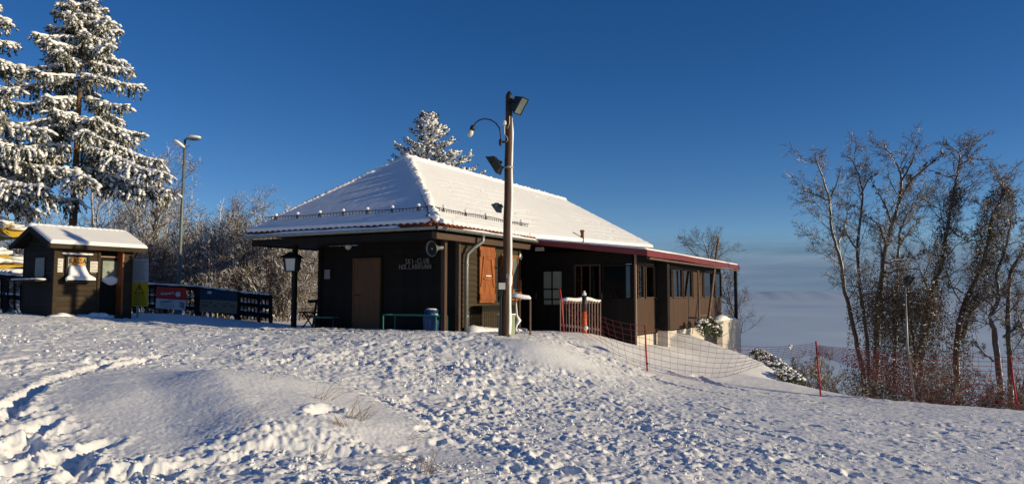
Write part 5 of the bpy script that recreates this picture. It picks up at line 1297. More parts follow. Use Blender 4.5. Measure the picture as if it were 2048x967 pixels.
def net(label, strands, seed, verticals=40, rad=.0040, snow_bits=0):
    """strands: lists of (px, py, d) knots, joined by upright cords"""
    r = random.Random(seed); org = P(*strands[-1][0]); t, add = wthing('safety_net', label, 'net', org, 'red safety net spans')
    def samp(st, f_):
        st = [P(*k) for k in st]; n_ = len(st) - 1; x_ = f_ * n_; i_ = min(int(x_), n_ - 1); u_ = x_ - i_
        p0, p1, p2, p3 = st[max(i_-1, 0)], st[i_], st[i_+1], st[min(i_+2, n_)]
        return .5 * ((2*p1) + (p2-p0)*u_ + (2*p0-5*p1+4*p2-p3)*u_*u_ + (3*p1-p0-3*p2+p3)*u_**3)
    A, B = [], []; N_ = 48
    grid = [[samp(s, k / N_) for k in range(N_ + 1)] for s in strands]
    for s in grid:
        for k in range(N_): A.append(s[k] - org); B.append(s[k+1] - org)
    v, q = seg_mesh(A, B, [rad] * len(A), [rad] * len(A), 4); link('cord', np_mesh('cord', v, q), M['net'], t)['kind'] = 'stuff'
    A, B = [], []
    for k in range(verticals + 1):
        f_ = k / verticals
        col = [samp(s, min(1, max(0, f_ + r.uniform(-.004, .004)))) for s in strands]
        for a_, b_ in zip(col[:-1], col[1:]): A.append(a_ - org); B.append(b_ - org)
    v, q = seg_mesh(A, B, [rad * .75] * len(A), [rad * .75] * len(A), 3); link('mesh_cords', np_mesh('mesh_cords', v, q), M['net'], t)['kind'] = 'stuff'
def lerp_rows(top, bot, n): return [[(a[0] + (b[0]-a[0])*k/(n-1), a[1] + (b[1]-a[1])*k/(n-1), a[2] + (b[2]-a[2])*k/(n-1)) for a, b in zip(top, bot)] for k in range(n)]
net('red net strung from the slat barrier down to the first pole', lerp_rows([(1124, 598, 20.05), (1170, 618, 19.4), (1225, 640, 18.7), (1290, 652, 17.8)], [(1160, 664, 19.6), (1195, 686, 19.0), (1240, 716, 18.3), (1290, 736, 17.8)], 8), 1, 12)
net('red net sagging across the smooth bank below the veranda', lerp_rows([(1290, 652, 17.8), (1370, 672, 17.9), (1470, 690, 18.0), (1560, 693, 17.7), (1632, 685, 17.2)], [(1290, 737, 17.8), (1370, 752, 17.6), (1450, 752, 17.7), (1545, 722, 17.6), (1632, 708, 17.2)], 8), 2, 24)
net('red net bunched at the brink pole and spreading to the right', lerp_rows([(1632, 690, 17.2), (1720, 699, 17.0), (1820, 709, 16.8), (1920, 712, 16.6), (2020, 714, 16.5)], [(1632, 708, 17.2), (1720, 740, 17.0), (1820, 796, 16.8), (1920, 810, 16.6), (2020, 820, 16.5)], 12), 3, 18, .0056)
net('red net running out of the picture on the right', lerp_rows([(2020, 714, 16.5), (2090, 718, 16.5), (2180, 716, 16.4), (2300, 722, 16.2)], [(2020, 820, 16.5), (2090, 826, 16.4), (2180, 834, 16.2), (2300, 842, 16.0)], 11), 4, 9, .0056)
mb_ = PG(1820, 16.9); mb_.z = surf_z(mb_.x, mb_.y); t, add = wthing('lamp_mast', 'thin grey metal mast standing at the brink before the ivy trees', 'mast', mb_)
add(MB().tube([mb_ - Vector((0, 0, .3)), P(1815, 690, 16.9), P(1810, 566, 16.9)], [.024, .021, .018], 8), 'tube', 'metal_grey', smooth=True)
add(MB().tube([P(1814, 560, 16.9), P(1817, 542, 16.9)], .005, 4), 'aerial', 'metal_dark')
floodlight('small black floodlight on top of the thin metal mast', P(1810, 566, 16.9), P(1818, 560, 16.9), (.75, .1, -.55), (.17, .22, .12))
wisp = P(1579, 695, 17.6); link('x', blob([wisp, wisp + Vector((.02, 0, .04))], [(.04, .03, .05), (.05, .03, .03)], 9, .2, org=wisp), M['cap_snow']).name = 'snow_tuft'
o = bpy.data.objects['snow_tuft']; o.location = wisp; tag(o, 'small snow tuft caught in the net above the bank', 'snow tuft')

# drift of snow against the side wall by the downpipe
dp = h_world(.35, .75, -1.0); dz_ = surf_z(dp.x, dp.y)
o = link('snow_drift', blob([h_world(.22 + .03 * k, .38 + .15 * k, dz_ - .02) for k in range(13)], [(.26, .22, .15 * math.exp(-k * .16) + .04) for k in range(13)], 61, .03, org=dp), M['snow'])
o.location = dp; tag(o, 'snow drift piled at the wall beside the downpipe', 'snow drift')

# ------------------------------------------------------------------ vegetation
def branch_out(rng, segs, p, d, L, r, level, spec):
    """grow one limb and its children; segs collects (p0, p1, r0, r1, level)"""
    n = spec['seg'][level]; pos, dirn = p.copy(), d / np.linalg.norm(d)
    step = L / n; wob = spec['wob'][level]; trop = spec['trop'][level]; pts = [pos.copy()]; dirs = [dirn.copy()]
    for i in range(n):
        dirn = dirn + rng.normal(0, wob, 3) + np.array([0, 0, trop]); dirn /= np.linalg.norm(dirn)
        new = pos + dirn * step
        r0 = r * (1 - (1 - spec['tip']) * i / n); r1 = r * (1 - (1 - spec['tip']) * (i + 1) / n)
        segs.append((pos, new, r0, r1, level)); pos = new; pts.append(pos.copy()); dirs.append(dirn.copy())
    spawn(rng, segs, pts, dirs, L, r, level, spec)
def spawn(rng, segs, pts, dirs, L, r, level, spec, start=None):
    if level + 1 >= len(spec['seg']): return
    k = spec['kids'][level]; k = max(1, int(rng.normal(k, k * .18))); s0 = spec['start'][level] if start is None else start; n = len(pts) - 1
    for c in range(k):
        f = s0 + (1 - s0) * (c + rng.random()) / k; x = min(f * n, n - 1e-3); i = int(x); u = x - i
        p = pts[i] * (1 - u) + pts[i + 1] * u; d = dirs[i + 1]
        side = rng.normal(0, 1, 3); side -= d * side.dot(d); side /= np.linalg.norm(side)
        an = math.radians(rng.normal(spec['ang'][level], 11))
        nd = d * math.cos(an) + side * math.sin(an) + np.array([0, 0, spec['lift'][level]])
        cl = L * spec['len'][level] * (1.15 - .55 * f) * rng.uniform(.65, 1.25)
        branch_out(rng, segs, p, nd, cl, max(r * spec['rad'][level] * (1.1 - .5 * f), spec['rmin']), level + 1, spec)
def segs_meshes(segs, split=0, kthick=7, kthin=3):
    """trunk mesh (levels up to split) and twig mesh"""
    out = []
    for lo, hi, k in ((0, split, kthick), (split + 1, 9, kthin)):
        s = [x for x in segs if lo <= x[4] <= hi]
        if s: out.append(seg_mesh([x[0] for x in s], [x[1] for x in s], [x[2] for x in s], [x[3] for x in s], k))
        else: out.append(None)
    return out
TREE = dict(seg=[9, 6, 5, 4, 3], wob=[.07, .13, .17, .20, .2], trop=[.03, .05, .03, .02, 0], tip=.35, kids=[14, 8, 7, 4], start=[.22, .15, .1, .1],
            ang=[48, 46, 44, 42], lift=[.15, .1, .05, 0], len=[.52, .52, .52, .55], rad=[.42, .48, .5, .6], rmin=.0075)
BUSH = dict(seg=[6, 5, 4, 3], wob=[.08, .15, .2, .2], trop=[.03, .02, .0, .0], tip=.4, kids=[12, 8, 5], start=[.15, .12, .1], ang=[36, 40, 42], lift=[.12, .05, .02], len=[.42, .45, .5], rad=[.5, .55, .6], rmin=.0075)
def bare_tree_meshes(seed, Hh, r, spec, stems=1, spread=.1):
    rng = np.random.default_rng(seed); segs = []
    for s in range(stems):
        d = np.array([rng.normal(0, spread), rng.normal(0, spread), 1.0]); p = np.array([rng.normal(0, .25) * (stems > 1), rng.normal(0, .25) * (stems > 1), -.4])
        branch_out(rng, segs, p, d, Hh * rng.uniform(.8, 1.1), r, 0, spec)
    a, b = segs_meshes(segs, 0)
    return np_mesh('trunk', *a, smooth=True), np_mesh('crown', *b)
VAR = [bare_tree_meshes(100 + i, 5.6 + .5 * i, .085 + .01 * i, TREE) for i in range(5)]
BVAR = [bare_tree_meshes(200 + i, 3.0 + .25 * i, .030, BUSH, 8, .24) for i in range(4)]
def place_bare(kind, var, px, d, s, rz, label, group, name):
    d = d * 1.45; s = s * 1.42; b = PG(px, d); t = thing(name, label, 'tree' if kind == 'tree' else 'shrub', (b.x, b.y, b.z - .05), rz, group); t.scale = (s, s, s)
    me = (VAR if kind == 'tree' else BVAR)[var]
    link('trunk' if kind == 'tree' else 'stems', me[0], M['bark_far'], t); link('crown' if kind == 'tree' else 'twigs', me[1], M['bark_far'], t)['kind'] = 'stuff'
rv = random.Random(9)
trees = [(-30,33,1.0,'bare tree at the left edge behind the parasols'),(25,36,.95,'bare tree behind the kiosk gable, left of the spruce trunk'),(75,32,.85,'low bare tree between kiosk gable and spruce trunk'),
 (215,33,.95,'bare tree right of the spruce trunk above the kiosk roof'),(262,38,1.05,'bare tree rising over the right end of the kiosk roof'),(300,30,1.0,'bare tree just left of the street lamp'),
 (340,33,1.05,'bare tree directly behind the street lamp'),(385,42,.95,'slender bare tree right of the street lamp'),(425,34,.72,'low bare tree behind the blue information panel'),
 (455,45,.85,'bare tree far behind the information panel'),(485,36,.75,'bare tree behind the lattice fence bay'),(520,33,.62,'small bare tree between lattice fence and hut'),
 (548,42,.9,'bare tree whose twigs touch the left eave of the hut'),(575,34,.55,'small bare tree seen under the left eave'),(615,37,.62,'bare tree seen between porch lantern and porch wall'),(120,44,1.0,'distant bare tree behind the spruce trunk')]
for i, (px, d, s, lab) in enumerate(trees): place_bare('tree', i % 5, px, d, s, rv.uniform(0, 6.28), lab, 'bare trees behind the fence', 'bare_tree')
bushes = [-20, 22, 60, 190, 235, 285, 318, 352, 380, 408, 438, 462, 487, 508, 530, 552, 572, 592, 612, 634, 120, 330, 420, 500, 545, 585, 625]
for i, px in enumerate(bushes):
    place_bare('bush', i % 4, px, 28.2 + (i * 37 % 11) * .62, rv.uniform(.85, 1.35), rv.uniform(0, 6.28), 'frosted bare thicket shrub growing behind the dark fence', 'thicket behind the fence', 'bare_shrub')

def conifer(name, label, px, d, top_row, crown_row, L_of, seed, trunk_px_top, snow_amt=1.0, trunk_r=.17, whorl=.41, fir=False, ground_z=None, faces=1.0):
    """spruce: trunk, whorls of drooping branches with hanging sprays, snow pads on top of every spray"""
    rng = np.random.default_rng(seed); b = PG(px, d); top = P(trunk_px_top, top_row, d); zc = ratio(crown_row) * d
    t = thing(name, label, 'tree', tuple(b)); org = np.array(b)
    ax = lambda z: np.array(b) + (np.array(top) - np.array(b)) * ((z - b.z) / (top.z - b.z))
    zz = np.linspace(b.z - .3, top.z, 16)
    MB().tube([Vector(ax(z) - org) for z in zz], [trunk_r * (1 - .93 * k / 15) for k in range(16)], 12).build('trunk', M['bark_spruce'], t, smooth=True)
    sp_p, sp_d, sp_l, tw0, tw1, tr0, tr1, pads = [], [], [], [], [], [], [], []
    z = top.z - .12; lev = 0
    while z > zc:
        h = top.z - z; Lb = L_of(h)
        nb = 5 if h < 1.2 or fir else 5 + (lev % 2)
        for k in range(nb):
            az = 6.28318 * (k + .5 * (lev % 2) + rng.uniform(-.28, .28)) / nb; L = Lb * rng.uniform(.72, 1.12)
            hd = np.array([math.cos(az), math.sin(az), 0.0]); sd = np.array([-hd[1], hd[0], 0.0])
            el0 = math.radians((28 if h < 1.5 else 8 - 6 * min(1, h / 5)) + rng.normal(0, 5)) + (.25 if fir else 0); sag = .13 + .025 * min(h, 4) * (0.2 if fir else 1)
            n = max(5, int(L / .17)); prev = ax(z + rng.uniform(-.1, .1)); 
            for i in range(1, n + 1):
                f = i / n; el = el0 - sag * 1.7 * math.sin(f * 2.4) + .55 * max(0, f - .6)
                cur = prev + (hd * math.cos(el) + np.array([0, 0, math.sin(el)]) + sd * rng.normal(0, .05)) * (L / n)
                tw0.append(prev); tw1.append(cur); tr0.append(.028 * (1 - .8 * f) + .005); tr1.append(.026 * (1 - .8 * f) + .004)
                dv = (cur - prev) / np.linalg.norm(cur - prev)
                if f > .12:
                    pads.append((cur + np.array([0, 0, .035]), dv, (L / n) * .95, (.085 + .07 * (1 - f)) * rng.uniform(.55, 1.4), .06 * rng.uniform(.6, 1.4)))
                    for s_ in (-1, 1):
                        bl = (.16 + .48 * L / 2.6 * math.sin(min(1, f * 1.05) * 2.6)) * rng.uniform(.6, 1.15)
                        out = dv * .62 + sd * s_ * rng.uniform(.55, .95) + np.array([0, 0, (.10 if fir else -.18) + rng.normal(0, .12)]); out /= np.linalg.norm(out)
                        m = max(2, int(bl / .12)); q = cur.copy(); o2 = out.copy()
                        for j in range(m):
                            o2 = o2 + np.array([0, 0, (.02 if fir else -.20) * (j + 1) / m * 1.5]) + rng.normal(0, .07, 3); o2 /= np.linalg.norm(o2)
                            q2 = q + o2 * (bl / m)
                            tw0.append(q); tw1.append(q2); tr0.append(.007); tr1.append(.005)
                            for e in range(4 if not fir else 5):
                                a_ = rng.normal(0, 1, 3) * .55 + o2 + np.array([0, 0, -.25 if not fir else .05]); a_ /= np.linalg.norm(a_)
                                sp_p.append(q + (q2 - q) * rng.random()); sp_d.append(a_); sp_l.append(rng.uniform(.09, .19) if not fir else rng.uniform(.08, .15))
                            if rng.random() < .33 * snow_amt * (.4 + 1.2 * (f > .25)): pads.append((q2 + np.array([0, 0, .02]), o2, bl / m * rng.uniform(.6, 1.0), .035 + .05 * rng.random(), .028 + .025 * rng.random()))
                            q = q2
                        if not fir and L > .8 and rng.random() < .95:       # hanging tassels below the branch
                            hl = rng.uniform(.22, .34 + .36 * min(1, L / 3)); q = cur + sd * s_ * rng.uniform(0, .18)
                            for j in range(int(hl / .07)):
                                q2 = q + np.array([rng.normal(0, .012), rng.normal(0, .012), -.07])
                                for e in range(3):
                                    a_ = np.array([rng.normal(0, .5), rng.normal(0, .5), -1.0]); a_ /= np.linalg.norm(a_); sp_p.append(q); sp_d.append(a_); sp_l.append(rng.uniform(.08, .16))
                                if rng.random() < .22 * snow_amt: pads.append((q, np.array([0, 0, -1.0]), .05, .028, .03))
                                q = q2
                prev = cur
        z -= whorl * (.55 + (.85 if not fir else .5) * min(1, h / 4)) * rng.uniform(.8, 1.2); lev += 1
    tw0, tw1 = np.array(tw0) - org, np.array(tw1) - org
    v, q = seg_mesh(tw0, tw1, tr0, tr1, 3); link('branches', np_mesh('branches', v, q), M['bark_spruce'], t)
    p, dd, ll = np.array(sp_p) - org, np.array(sp_d), np.array(sp_l)[:, None]
    s1 = np.cross(dd, rng.normal(0, 1, dd.shape)); s1 /= np.linalg.norm(s1, axis=1, keepdims=True); s2 = np.cross(dd, s1); w = .022 if not fir else .024
    V, Q = [], []
    for k, s in enumerate((s1, s2)):
        quad_ = np.stack([p, p + dd * ll * .45 + s * w, p + dd * ll, p + dd * ll * .45 - s * w], 1); V.append(quad_.reshape(-1, 3)); Q.append(np.arange(len(p) * 4).reshape(-1, 4) + k * len(p) * 4)
    link('needles', np_mesh('needles', np.concatenate(V), np.concatenate(Q)), M['needle'], t)
    T = np.zeros((len(pads), 4, 4)); T[:, 3, 3] = 1
    pc = np.array([x[0] for x in pads]) - org; pd = np.array([x[1] for x in pads]); upv = np.array([[0, 0, 1.0]])
    sdv = np.cross(pd, upv + rng.normal(0, .05, pd.shape)); sdv /= np.maximum(np.linalg.norm(sdv, axis=1, keepdims=True), 1e-5); nv = np.cross(sdv, pd)
    T[:, :3, 0] = pd * np.array([x[2] for x in pads])[:, None]; T[:, :3, 1] = sdv * np.array([x[3] for x in pads])[:, None]; T[:, :3, 2] = nv * np.array([x[4] for x in pads])[:, None]; T[:, :3, 3] = pc
    v, f = lump_mesh(*ICO1, T, .13, rng); link('snow_pads', np_mesh('snow_pads', v, None, f, smooth=True), M['cap_snow'], t)
    print(name, len(sp_p), len(pads))
    return t
conifer('spruce_tree', 'tall snow laden spruce with bare lower trunk behind the kiosk', 143, 25.5, -75, 352, lambda h: (.26 + .40 * h) * (1.22 if h > 6.6 else 1), 41, 172)
conifer('spruce_tree', 'snow laden spruce whose branches reach in at the left picture edge', -95, 23.5, -190, 360, lambda h: .35 + .36 * h, 42, -80)
conifer('fir_tree', 'thickly snowed fir top showing above the hut roof', 868, 36.0, 231, 420, lambda h: .20 + .66 * h, 43, 857, 1.2, .16, .40, True)

# ---- the group of trees beyond the brink on the right; trunks follow what the photograph shows
RT = dict(seg=[1, 6, 5, 4, 3], wob=[.0, .15, .2, .24, .2], trop=[0, .05, .03, .0, 0], tip=.35, kids=[10, 7, 6, 4], start=[.35, .1, .1, .1], ang=[52, 48, 46, 44], lift=[.18, .1, .05, 0], len=[.135, .52, .52, .5], rad=[.30, .5, .5, .6], rmin=.0075)
zx = lambda zxp, zyp: (1560 + zxp * .5995, 260 + zyp * .5995)
def right_tree(label, d, stems, seed, ivy=None, ivy_dens=1.0, kids=10, ivy_z=.12):
    """stems: list of (zoomed picture knots, radius at base, radius at tip, depth lean)"""
    d = 30.0 + (d - 22.0) * 1.1; G = d / 22.5; rng = np.random.default_rng(seed); k0 = zx(*stems[0][0][0]); base = PG(k0[0], d); base.z = min(base.z, ratio(k0[1]) * d)
    t = thing('ivy_tree' if ivy else 'bare_tree', label, 'tree', tuple(base)); org = np.array(base); segs = []; trunk = MB(); spec = dict(RT); spec['kids'] = [kids + 8, 8, 6, 4]
    for knots, r0, r1, lean in stems:
        pts = [np.array(P(*zx(*k), d + lean * i / len(knots) + rng.normal(0, .06))) - org for i, k in enumerate(knots)]
        r0, r1 = r0 * G * .82, r1 * G * .55
        if knots is stems[0][0]: pts.insert(0, pts[0] + np.array([0, 0, min(-1.2, gz(*(pts[0] + org)[:2]) - (pts[0] + org)[2] - .3)]))
        fine = []
        n = len(pts) - 1
        for i in range(n):
            for u in (0, .25, .5, .75):
                p0, p1, p2, p3 = pts[max(i-1, 0)], pts[i], pts[i+1], pts[min(i+2, n)]
                fine.append(.5 * ((2*p1) + (p2-p0)*u + (2*p0-5*p1+4*p2-p3)*u*u + (3*p1-p0-3*p2+p3)*u**3) + rng.normal(0, .012, 3))
        fine.append(pts[-1]); m = len(fine) - 1
        trunk.tube([Vector(p) for p in fine], [r0 + (r1 - r0) * k / m for k in range(m + 1)], 8)
        dirs = [fine[min(k, m)] - fine[max(k - 1, 0)] for k in range(m + 1)]; dirs[0] = dirs[1]; dirs = [x / np.linalg.norm(x) for x in dirs]
        L = sum(np.linalg.norm(fine[k+1] - fine[k]) for k in range(m))
        spec['kids'] = [max(3, int((kids + 9) * min(1, L / 4))), 8, 6, 4]
        spawn(rng, segs, fine, dirs, max(L, 2.2), max(r0 * .7, .04), 0, spec, .35 if knots is stems[0][0] else .15)
        segs.append((fine[-2], fine[-1], r1, r1 * .6, 1)); branch_out(rng, segs, fine[-1], dirs[-1], .35, r1, 2, spec)
    trunk.build('trunk', M['bark'], t, smooth=True)
    a, b = segs_meshes(segs, 1, 5, 3)
    for nm, mm in (('limbs', a), ('crown', b)):
        if mm: link(nm, np_mesh(nm, *mm), M['bark'], t)
    if ivy:
        n = int(26000 * ivy_dens); knots = [np.array(P(*zx(*k), d)) - org for k, _ in ivy]; rad = [w * .5995 / F_PX * d for _, w in ivy]
        x = rng.random(n) * (len(knots) - 1); i = x.astype(int); u = (x - i)[:, None]
        K = np.array(knots); Rr = np.array(rad); c = K[i] * (1 - u) + K[i + 1] * u; R = (Rr[i] * (1 - u[:, 0]) + Rr[i + 1] * u[:, 0])
        a_ = rng.uniform(0, 6.28, n); rr = R * np.sqrt(rng.random(n)); lump = .6 + .8 * fbm(a_ * 1.2 + c[:, 0], c[:, 2] * 1.8, 3, seed); rr = rr * lump
        keep = fbm(c[:, 2] * 2.2 + a_, a_ * 1.5 + seed, 3, seed + 2) > .47
        c, a_, rr = c[keep], a_[keep], rr[keep]; p = c + np.stack([np.cos(a_) * rr, np.sin(a_) * rr, rng.normal(0, ivy_z, len(rr)) - .25 * rr * rng.random(len(rr))], 1); n = len(p)
        dd = rng.normal(0, .7, (n, 3)) + np.array([0, 0, -.8]); dd /= np.linalg.norm(dd, axis=1, keepdims=True); s = np.cross(dd, rng.normal(0, 1, (n, 3))); s /= np.linalg.norm(s, axis=1, keepdims=True)
        ll = rng.uniform(.035, .085, (n, 1)); ww = ll * rng.uniform(.25, .5, (n, 1))
        V = np.stack([p, p + dd * ll * .5 + s * ww, p + dd * ll, p + dd * ll * .5 - s * ww], 1).reshape(-1, 3)
        link('ivy', np_mesh('ivy', V, np.arange(n * 4).reshape(-1, 4)), M['ivy'], t)
        # woody ivy strands hang through the leaves
        ns = int(700 * ivy_dens); idx = rng.integers(0, n, ns); a0 = p[idx]; b0 = a0 + np.stack([rng.normal(0, .08, ns), rng.normal(0, .08, ns), -rng.uniform(.2, .6, ns)], 1)
        v, q = seg_mesh(a0, b0, np.full(ns, .006), np.full(ns, .004), 3); link('ivy_stems', np_mesh('ivy_stems', v, q), M['bark'], t)
        ns = int(330 * ivy_dens); idx = rng.integers(0, n, ns); T = []
        for k in idx:
            sz = rng.uniform(.012, .045); T.append(np.array(Matrix.Translation(p[k] + np.array([.03, -.02, .03])) @ Matrix.Rotation(rng.uniform(0, 6), 4, 'Z') @ Matrix.Diagonal((sz * 1.5, sz, sz * .6, 1))))
        v, f = lump_mesh(*ICO1, T, .15, rng); link('snow_bits', np_mesh('snow_bits', v, None, f, smooth=True), M['cap_snow'], t)
    return t
right_tree('leftmost bare tree beyond the brink with a forked leaning top', 22.5, [([(282,860),(258,720),(237,620),(217,540),(205,460),(190,390),(172,330),(165,240),(150,180),(120,100)], .095, .035, -.4), ([(165,235),(130,218),(88,205),(58,180)], .035, .016, .3), ([(166,228),(185,190),(200,140)], .035, .018, -.3), ([(190,385),(220,310),(222,240)], .04, .02, .5)], 51, kids=10)
right_tree('slim snow streaked tree right of the forked leaning one', 24.0, [([(300,870),(290,700),(272,560),(258,420),(265,320),(276,220),(262,150),(240,100)], .085, .03, .5), ([(258,400),(230,360),(212,320)], .04, .02, .4), ([(270,215),(300,160),(320,150)], .035, .02, -.4)], 52, kids=9)
right_tree('tallest spreading bare tree in the middle of the brink group', 23.0, [([(318,890),(322,700),(332,560),(343,480),(350,400),(372,320),(396,240),(404,160),(388,110),(352,60)], .13, .03, .3), ([(395,245),(432,175),(500,115),(542,80)], .06, .02, -.5), ([(344,478),(400,466),(462,460)], .055, .022, -.6), ([(350,440),(420,430),(492,405)], .05, .02, .6), ([(356,380),(330,320),(290,290)], .05, .02, .4), ([(372,315),(350,250),(300,160)], .045, .018, .3), ([(404,170),(440,110),(452,60)], .04, .018, .2)], 53, kids=12)
right_tree('thin pale tree close behind the tallest bare tree', 26.0, [([(382,880),(385,700),(388,560),(396,400),(402,330),(440,262),(470,235)], .075, .03, .4), ([(398,390),(430,340),(470,300)], .04, .02, .5)], 54, kids=9)
right_tree('bushy undergrowth tree choked with ivy behind the mast', 21.5, [([(455,895),(450,760),(440,660),(425,560),(430,500)], .07, .03, .2), ([(450,760),(500,640),(520,560)], .05, .025, .3)], 55,
           [((300,900),90),((310,800),80),((400,850),110),((430,700),90),((300,640),70),((330,560),80),((440,570),80),((500,600),80),((480,850),100)], 1.9, kids=14, ivy_z=.6)
right_tree('tall ivy wrapped tree right of the mast with wind torn top', 23.5, [([(470,890),(474,700),(500,560),(540,440),(556,330),(576,230),(596,120),(600,70)], .12, .03, .3), ([(596,120),(640,95),(680,100)], .035, .016, -.3), ([(590,150),(560,155),(520,140)], .035, .016, .3), ([(560,320),(610,360),(660,345)], .045, .02, .4), ([(600,80),(570,55),(545,50)], .025, .012, 0)], 56,
           [((470,880),50),((475,760),46),((485,640),44),((505,560),46),((540,440),36),((556,340),34),((576,240),30),((588,190),26)], .5, kids=14)
right_tree('thick leaning ivy tree with a broad shaggy head', 22.8, [([(590,900),(590,720),(612,590),(668,470),(690,385),(705,300),(738,222),(742,172)], .13, .04, .2), ([(605,700),(640,600),(700,555),(814,540)], .09, .035, -.5), ([(690,380),(740,330),(800,300)], .05, .02, .3), ([(612,540),(575,525),(560,532)], .035, .015, .2)], 57,
           [((590,890),44),((590,740),40),((615,600),42),((668,475),44),((690,390),52),((708,310),62),((735,240),56),((742,190),30)], .6, kids=16)
right_tree('stout forked bare trunk before the red pole on the right', 19.5, [([(742,945),(728,780),(712,660),(703,620),(728,560),(724,480),(752,400),(770,300)], .13, .04, .3), ([(770,925),(764,700),(760,600),(768,480),(800,420),(830,340)], .10, .045, .4), ([(712,770),(680,740),(650,715),(620,712)], .04, .018, -.3), ([(745,690),(790,650),(830,560)], .05, .025, .3), ([(728,560),(690,500),(660,470)], .04, .02, .3)], 58, kids=12)
right_tree('bare trunk cut by the right picture edge', 19.0, [([(800,945),(820,830),(835,700),(850,560),(840,450)], .10, .05, .2), ([(835,700),(800,640),(790,590)], .04, .02, .2)], 59, kids=10)

# shrubs round the veranda's far end
def twig_shrub(label, px, py, d, hgt, seed, stems=9, spread=.45, name='bare_shrub', z=None):
    b = PG(px, d) if z is None else P(px, py, d); me = bare_tree_meshes(seed, hgt, .022, BUSH, stems, spread); t = thing(name, label, 'shrub', tuple(b))
    link('stems', me[0], M['bark_far'], t); link('twigs', me[1], M['bark_far'], t)
twig_shrub('frosted twiggy shrub right behind the retaining wall', 1497, 720, 33.0, 2.3, 301, 12, .4)
twig_shrub('thin frosted shrub leaning out over the foggy slope', 1555, 760, 25.0, 1.9, 302, 7, .7)
twig_shrub('dim shrub under the first tree at the brink', 1650, 800, 23.5, 1.9, 303, 9, .5)
for px, d, sd, lab in ((1590, 31, 304, 'shrub down the misty slope below the net'), (1690, 27, 305, 'shrub low behind the ivy undergrowth'), (1900, 24, 306, 'brown shrub between the two big ivy trees'), (1960, 22, 307, 'brown shrub left of the stout forked trunk'), (1860, 22, 308, 'brambly shrub right of the mast foot'), (2030, 22, 309, 'brambly shrub at the right picture edge')):
    twig_shrub(lab, px, 0, d, 2.6, sd, 10, .4)
b = PG(1438, 41); t = thing('bare_tree', 'small bare tree showing above the veranda roof end', 'tree', (b.x, b.y, ratio(600) * 41 - .3)); t.scale = (.62,) * 3
link('trunk', VAR[2][0].copy(), None, t); link('crown', VAR[2][1].copy(), None, t)
for c_ in t.children: c_.data.materials.clear(); c_.data.materials.append(M['bark_dark'])
b = P(1478, 620, 36); t = thing('bare_tree', 'thin bare tree behind the end post of the veranda', 'tree', (b.x, b.y, b.z - 2.2)); t.scale = (.62,) * 3
link('trunk', VAR[0][0].copy(), None, t); link('crown', VAR[0][1].copy(), None, t)
for c_ in t.children: c_.data.materials.clear(); c_.data.materials.append(M['bark_dark'])
def leafy(label, centres, n, seed, name='evergreen_shrub', snow=.25):
    """low evergreen: leaves through the volume, snow lumps on top"""
    rng = np.random.default_rng(seed); org = np.array(centres[0][0]); org[2] -= centres[0][1]; t = thing(name, label, 'shrub', tuple(org)); P_, T, A, B = [], [], [], []
    for c, r in centres:
        m = int(n / len(centres)); u = rng.normal(0, 1, (m, 3)); u /= np.linalg.norm(u, axis=1, keepdims=True); P_.append(np.array(c) + u * r * np.cbrt(rng.random((m, 1))) * np.array([1, 1, .7]) - org)
        for k in range(int(40 * snow * 4)):
            w = rng.normal(0, 1, 3); w /= np.linalg.norm(w); w[2] = abs(w[2]); sz = r * rng.uniform(.06, .24); T.append(np.array(Matrix.Translation(np.array(c) - org + w * r * np.array([1, 1, .7])) @ Matrix.Diagonal((sz * 1.2, sz, sz * .6, 1))))
        for k in range(8): A.append(np.array(c) - org - np.array([0, 0, r])); B.append(np.array(c) - org + rng.normal(0, .5, 3) * r)
    p = np.concatenate(P_); n = len(p); dd = rng.normal(0, 1, (n, 3)); dd /= np.linalg.norm(dd, axis=1, keepdims=True); s = np.cross(dd, rng.normal(0, 1, (n, 3))); s /= np.linalg.norm(s, axis=1, keepdims=True); ll = rng.uniform(.04, .08, (n, 1))
    V = np.stack([p, p + dd * ll * .5 + s * ll * .3, p + dd * ll, p + dd * ll * .5 - s * ll * .3], 1).reshape(-1, 3); link('leaves', np_mesh('leaves', V, np.arange(n * 4).reshape(-1, 4)), M['leaf_green'], t)
    v, q = seg_mesh(A, B, np.full(len(A), .012), np.full(len(A), .005), 3); link('stems', np_mesh('stems', v, q), M['bark'], t)
    v, f = lump_mesh(*ICO1, T, .14, rng); link('snow_pads', np_mesh('snow_pads', v, None, f, smooth=True), M['cap_snow'], t)
leafy('dark green ivy shrub with snow at the foot of the leaning pipe', [(fl(1408, 655, 3.9), .30), (fl(1424, 655, 3.9), .32), (fl(1418, 645, 3.8), .28), (fl(1432, 664, 4.0), .24), (fl(1402, 646, 3.7), .2)], 2200, 401, snow=.12)
leafy('snow weighted evergreen shrub along the edge of the bank', [(P(1525, 716, 25), .32), (P(1540, 726, 24), .34), (P(1556, 738, 23), .32), (P(1572, 750, 22), .3), (P(1588, 760, 21), .26), (P(1515, 708, 26), .28)], 3400, 402, snow=.2)

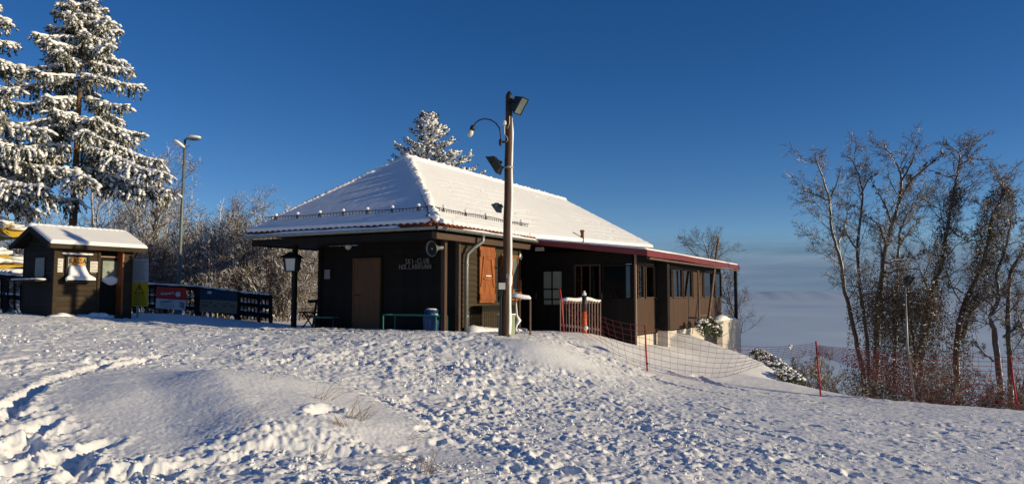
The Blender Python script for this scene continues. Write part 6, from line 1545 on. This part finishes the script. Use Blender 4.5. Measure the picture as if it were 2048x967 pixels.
# dry grass poking through the snow
def tuft(px, py, n, hgt, seed, label, lean=.5):
    x_, y_ = xy(px, py); rng = np.random.default_rng(seed); b = (x_, y_, surf_z(x_, y_)); t = thing('dry_grass_tuft', label, 'grass', b, 0, 'dry grass tufts in the snow'); A, B, R0, R1 = [], [], [], []
    for k in range(n):
        p = np.array([rng.normal(0, .07), rng.normal(0, .05), -.02]); d = np.array([rng.normal(lean, .5), rng.normal(0, .4), 1.0]); d /= np.linalg.norm(d); L = hgt * rng.uniform(.4, 1.2); m = 5; r = rng.uniform(.0018, .004)
        for i in range(m):
            q = p + d * L / m; A.append(p); B.append(q); R0.append(r * (1 - i / m * .7)); R1.append(r * (1 - (i + 1) / m * .7)); p = q; d = d + np.array([lean * .12, 0, -.16 * rng.random()]); d /= np.linalg.norm(d)
    v, q = seg_mesh(A, B, R0, R1, 3); link('blades', np_mesh('blades', v, q), M['grass'], t)
for i, a in enumerate(((645, 830, 14, .36, 'leaning dry grass tuft on the far side of the hollow', .5), (715, 868, 30, .30, 'dense dry grass tuft right of the hollow in the snow', .5), (690, 880, 16, .2, 'short dry grass beside the dense tuft', -.5),
        (865, 950, 22, .26, 'dry grass tuft at the bottom edge in the middle', .1), (815, 885, 6, .3, 'few dry stalks lying between the two bigger tufts', 1.6), (845, 925, 5, .5, 'long dry stalks lying flat near the bottom edge', -2.0), (490, 892, 2, .5, 'tall single dry stalk on the smooth mound', .15),
        (425, 872, 3, .34, 'dry stalk with snow beads left of the tall one', .1), (330, 800, 3, .16, 'tiny dry stalk on the crest of the mound', .3), (545, 800, 4, .22, 'sparse dry grass on the upper edge of the mound', .3), (640, 918, 5, .2, 'dry stalks beside the snow furrow', .7), (775, 960, 4, .34, 'dry stalks at the bottom edge left of the tuft', -.6))):
    tuft(a[0], a[1], a[2], a[3], 500 + i, a[4], a[5])

# masses too fine to pick apart stay one part each
for o in bpy.data.objects:
    if o.parent is not None and o.name.split('.')[0] in ('ivy', 'ivy_stems', 'snow_bits', 'limbs', 'crown', 'twigs', 'stems', 'needles', 'branches', 'snow_pads', 'leaves', 'blades', 'snow_drift', 'snow_slab'):
        o['kind'] = 'stuff'
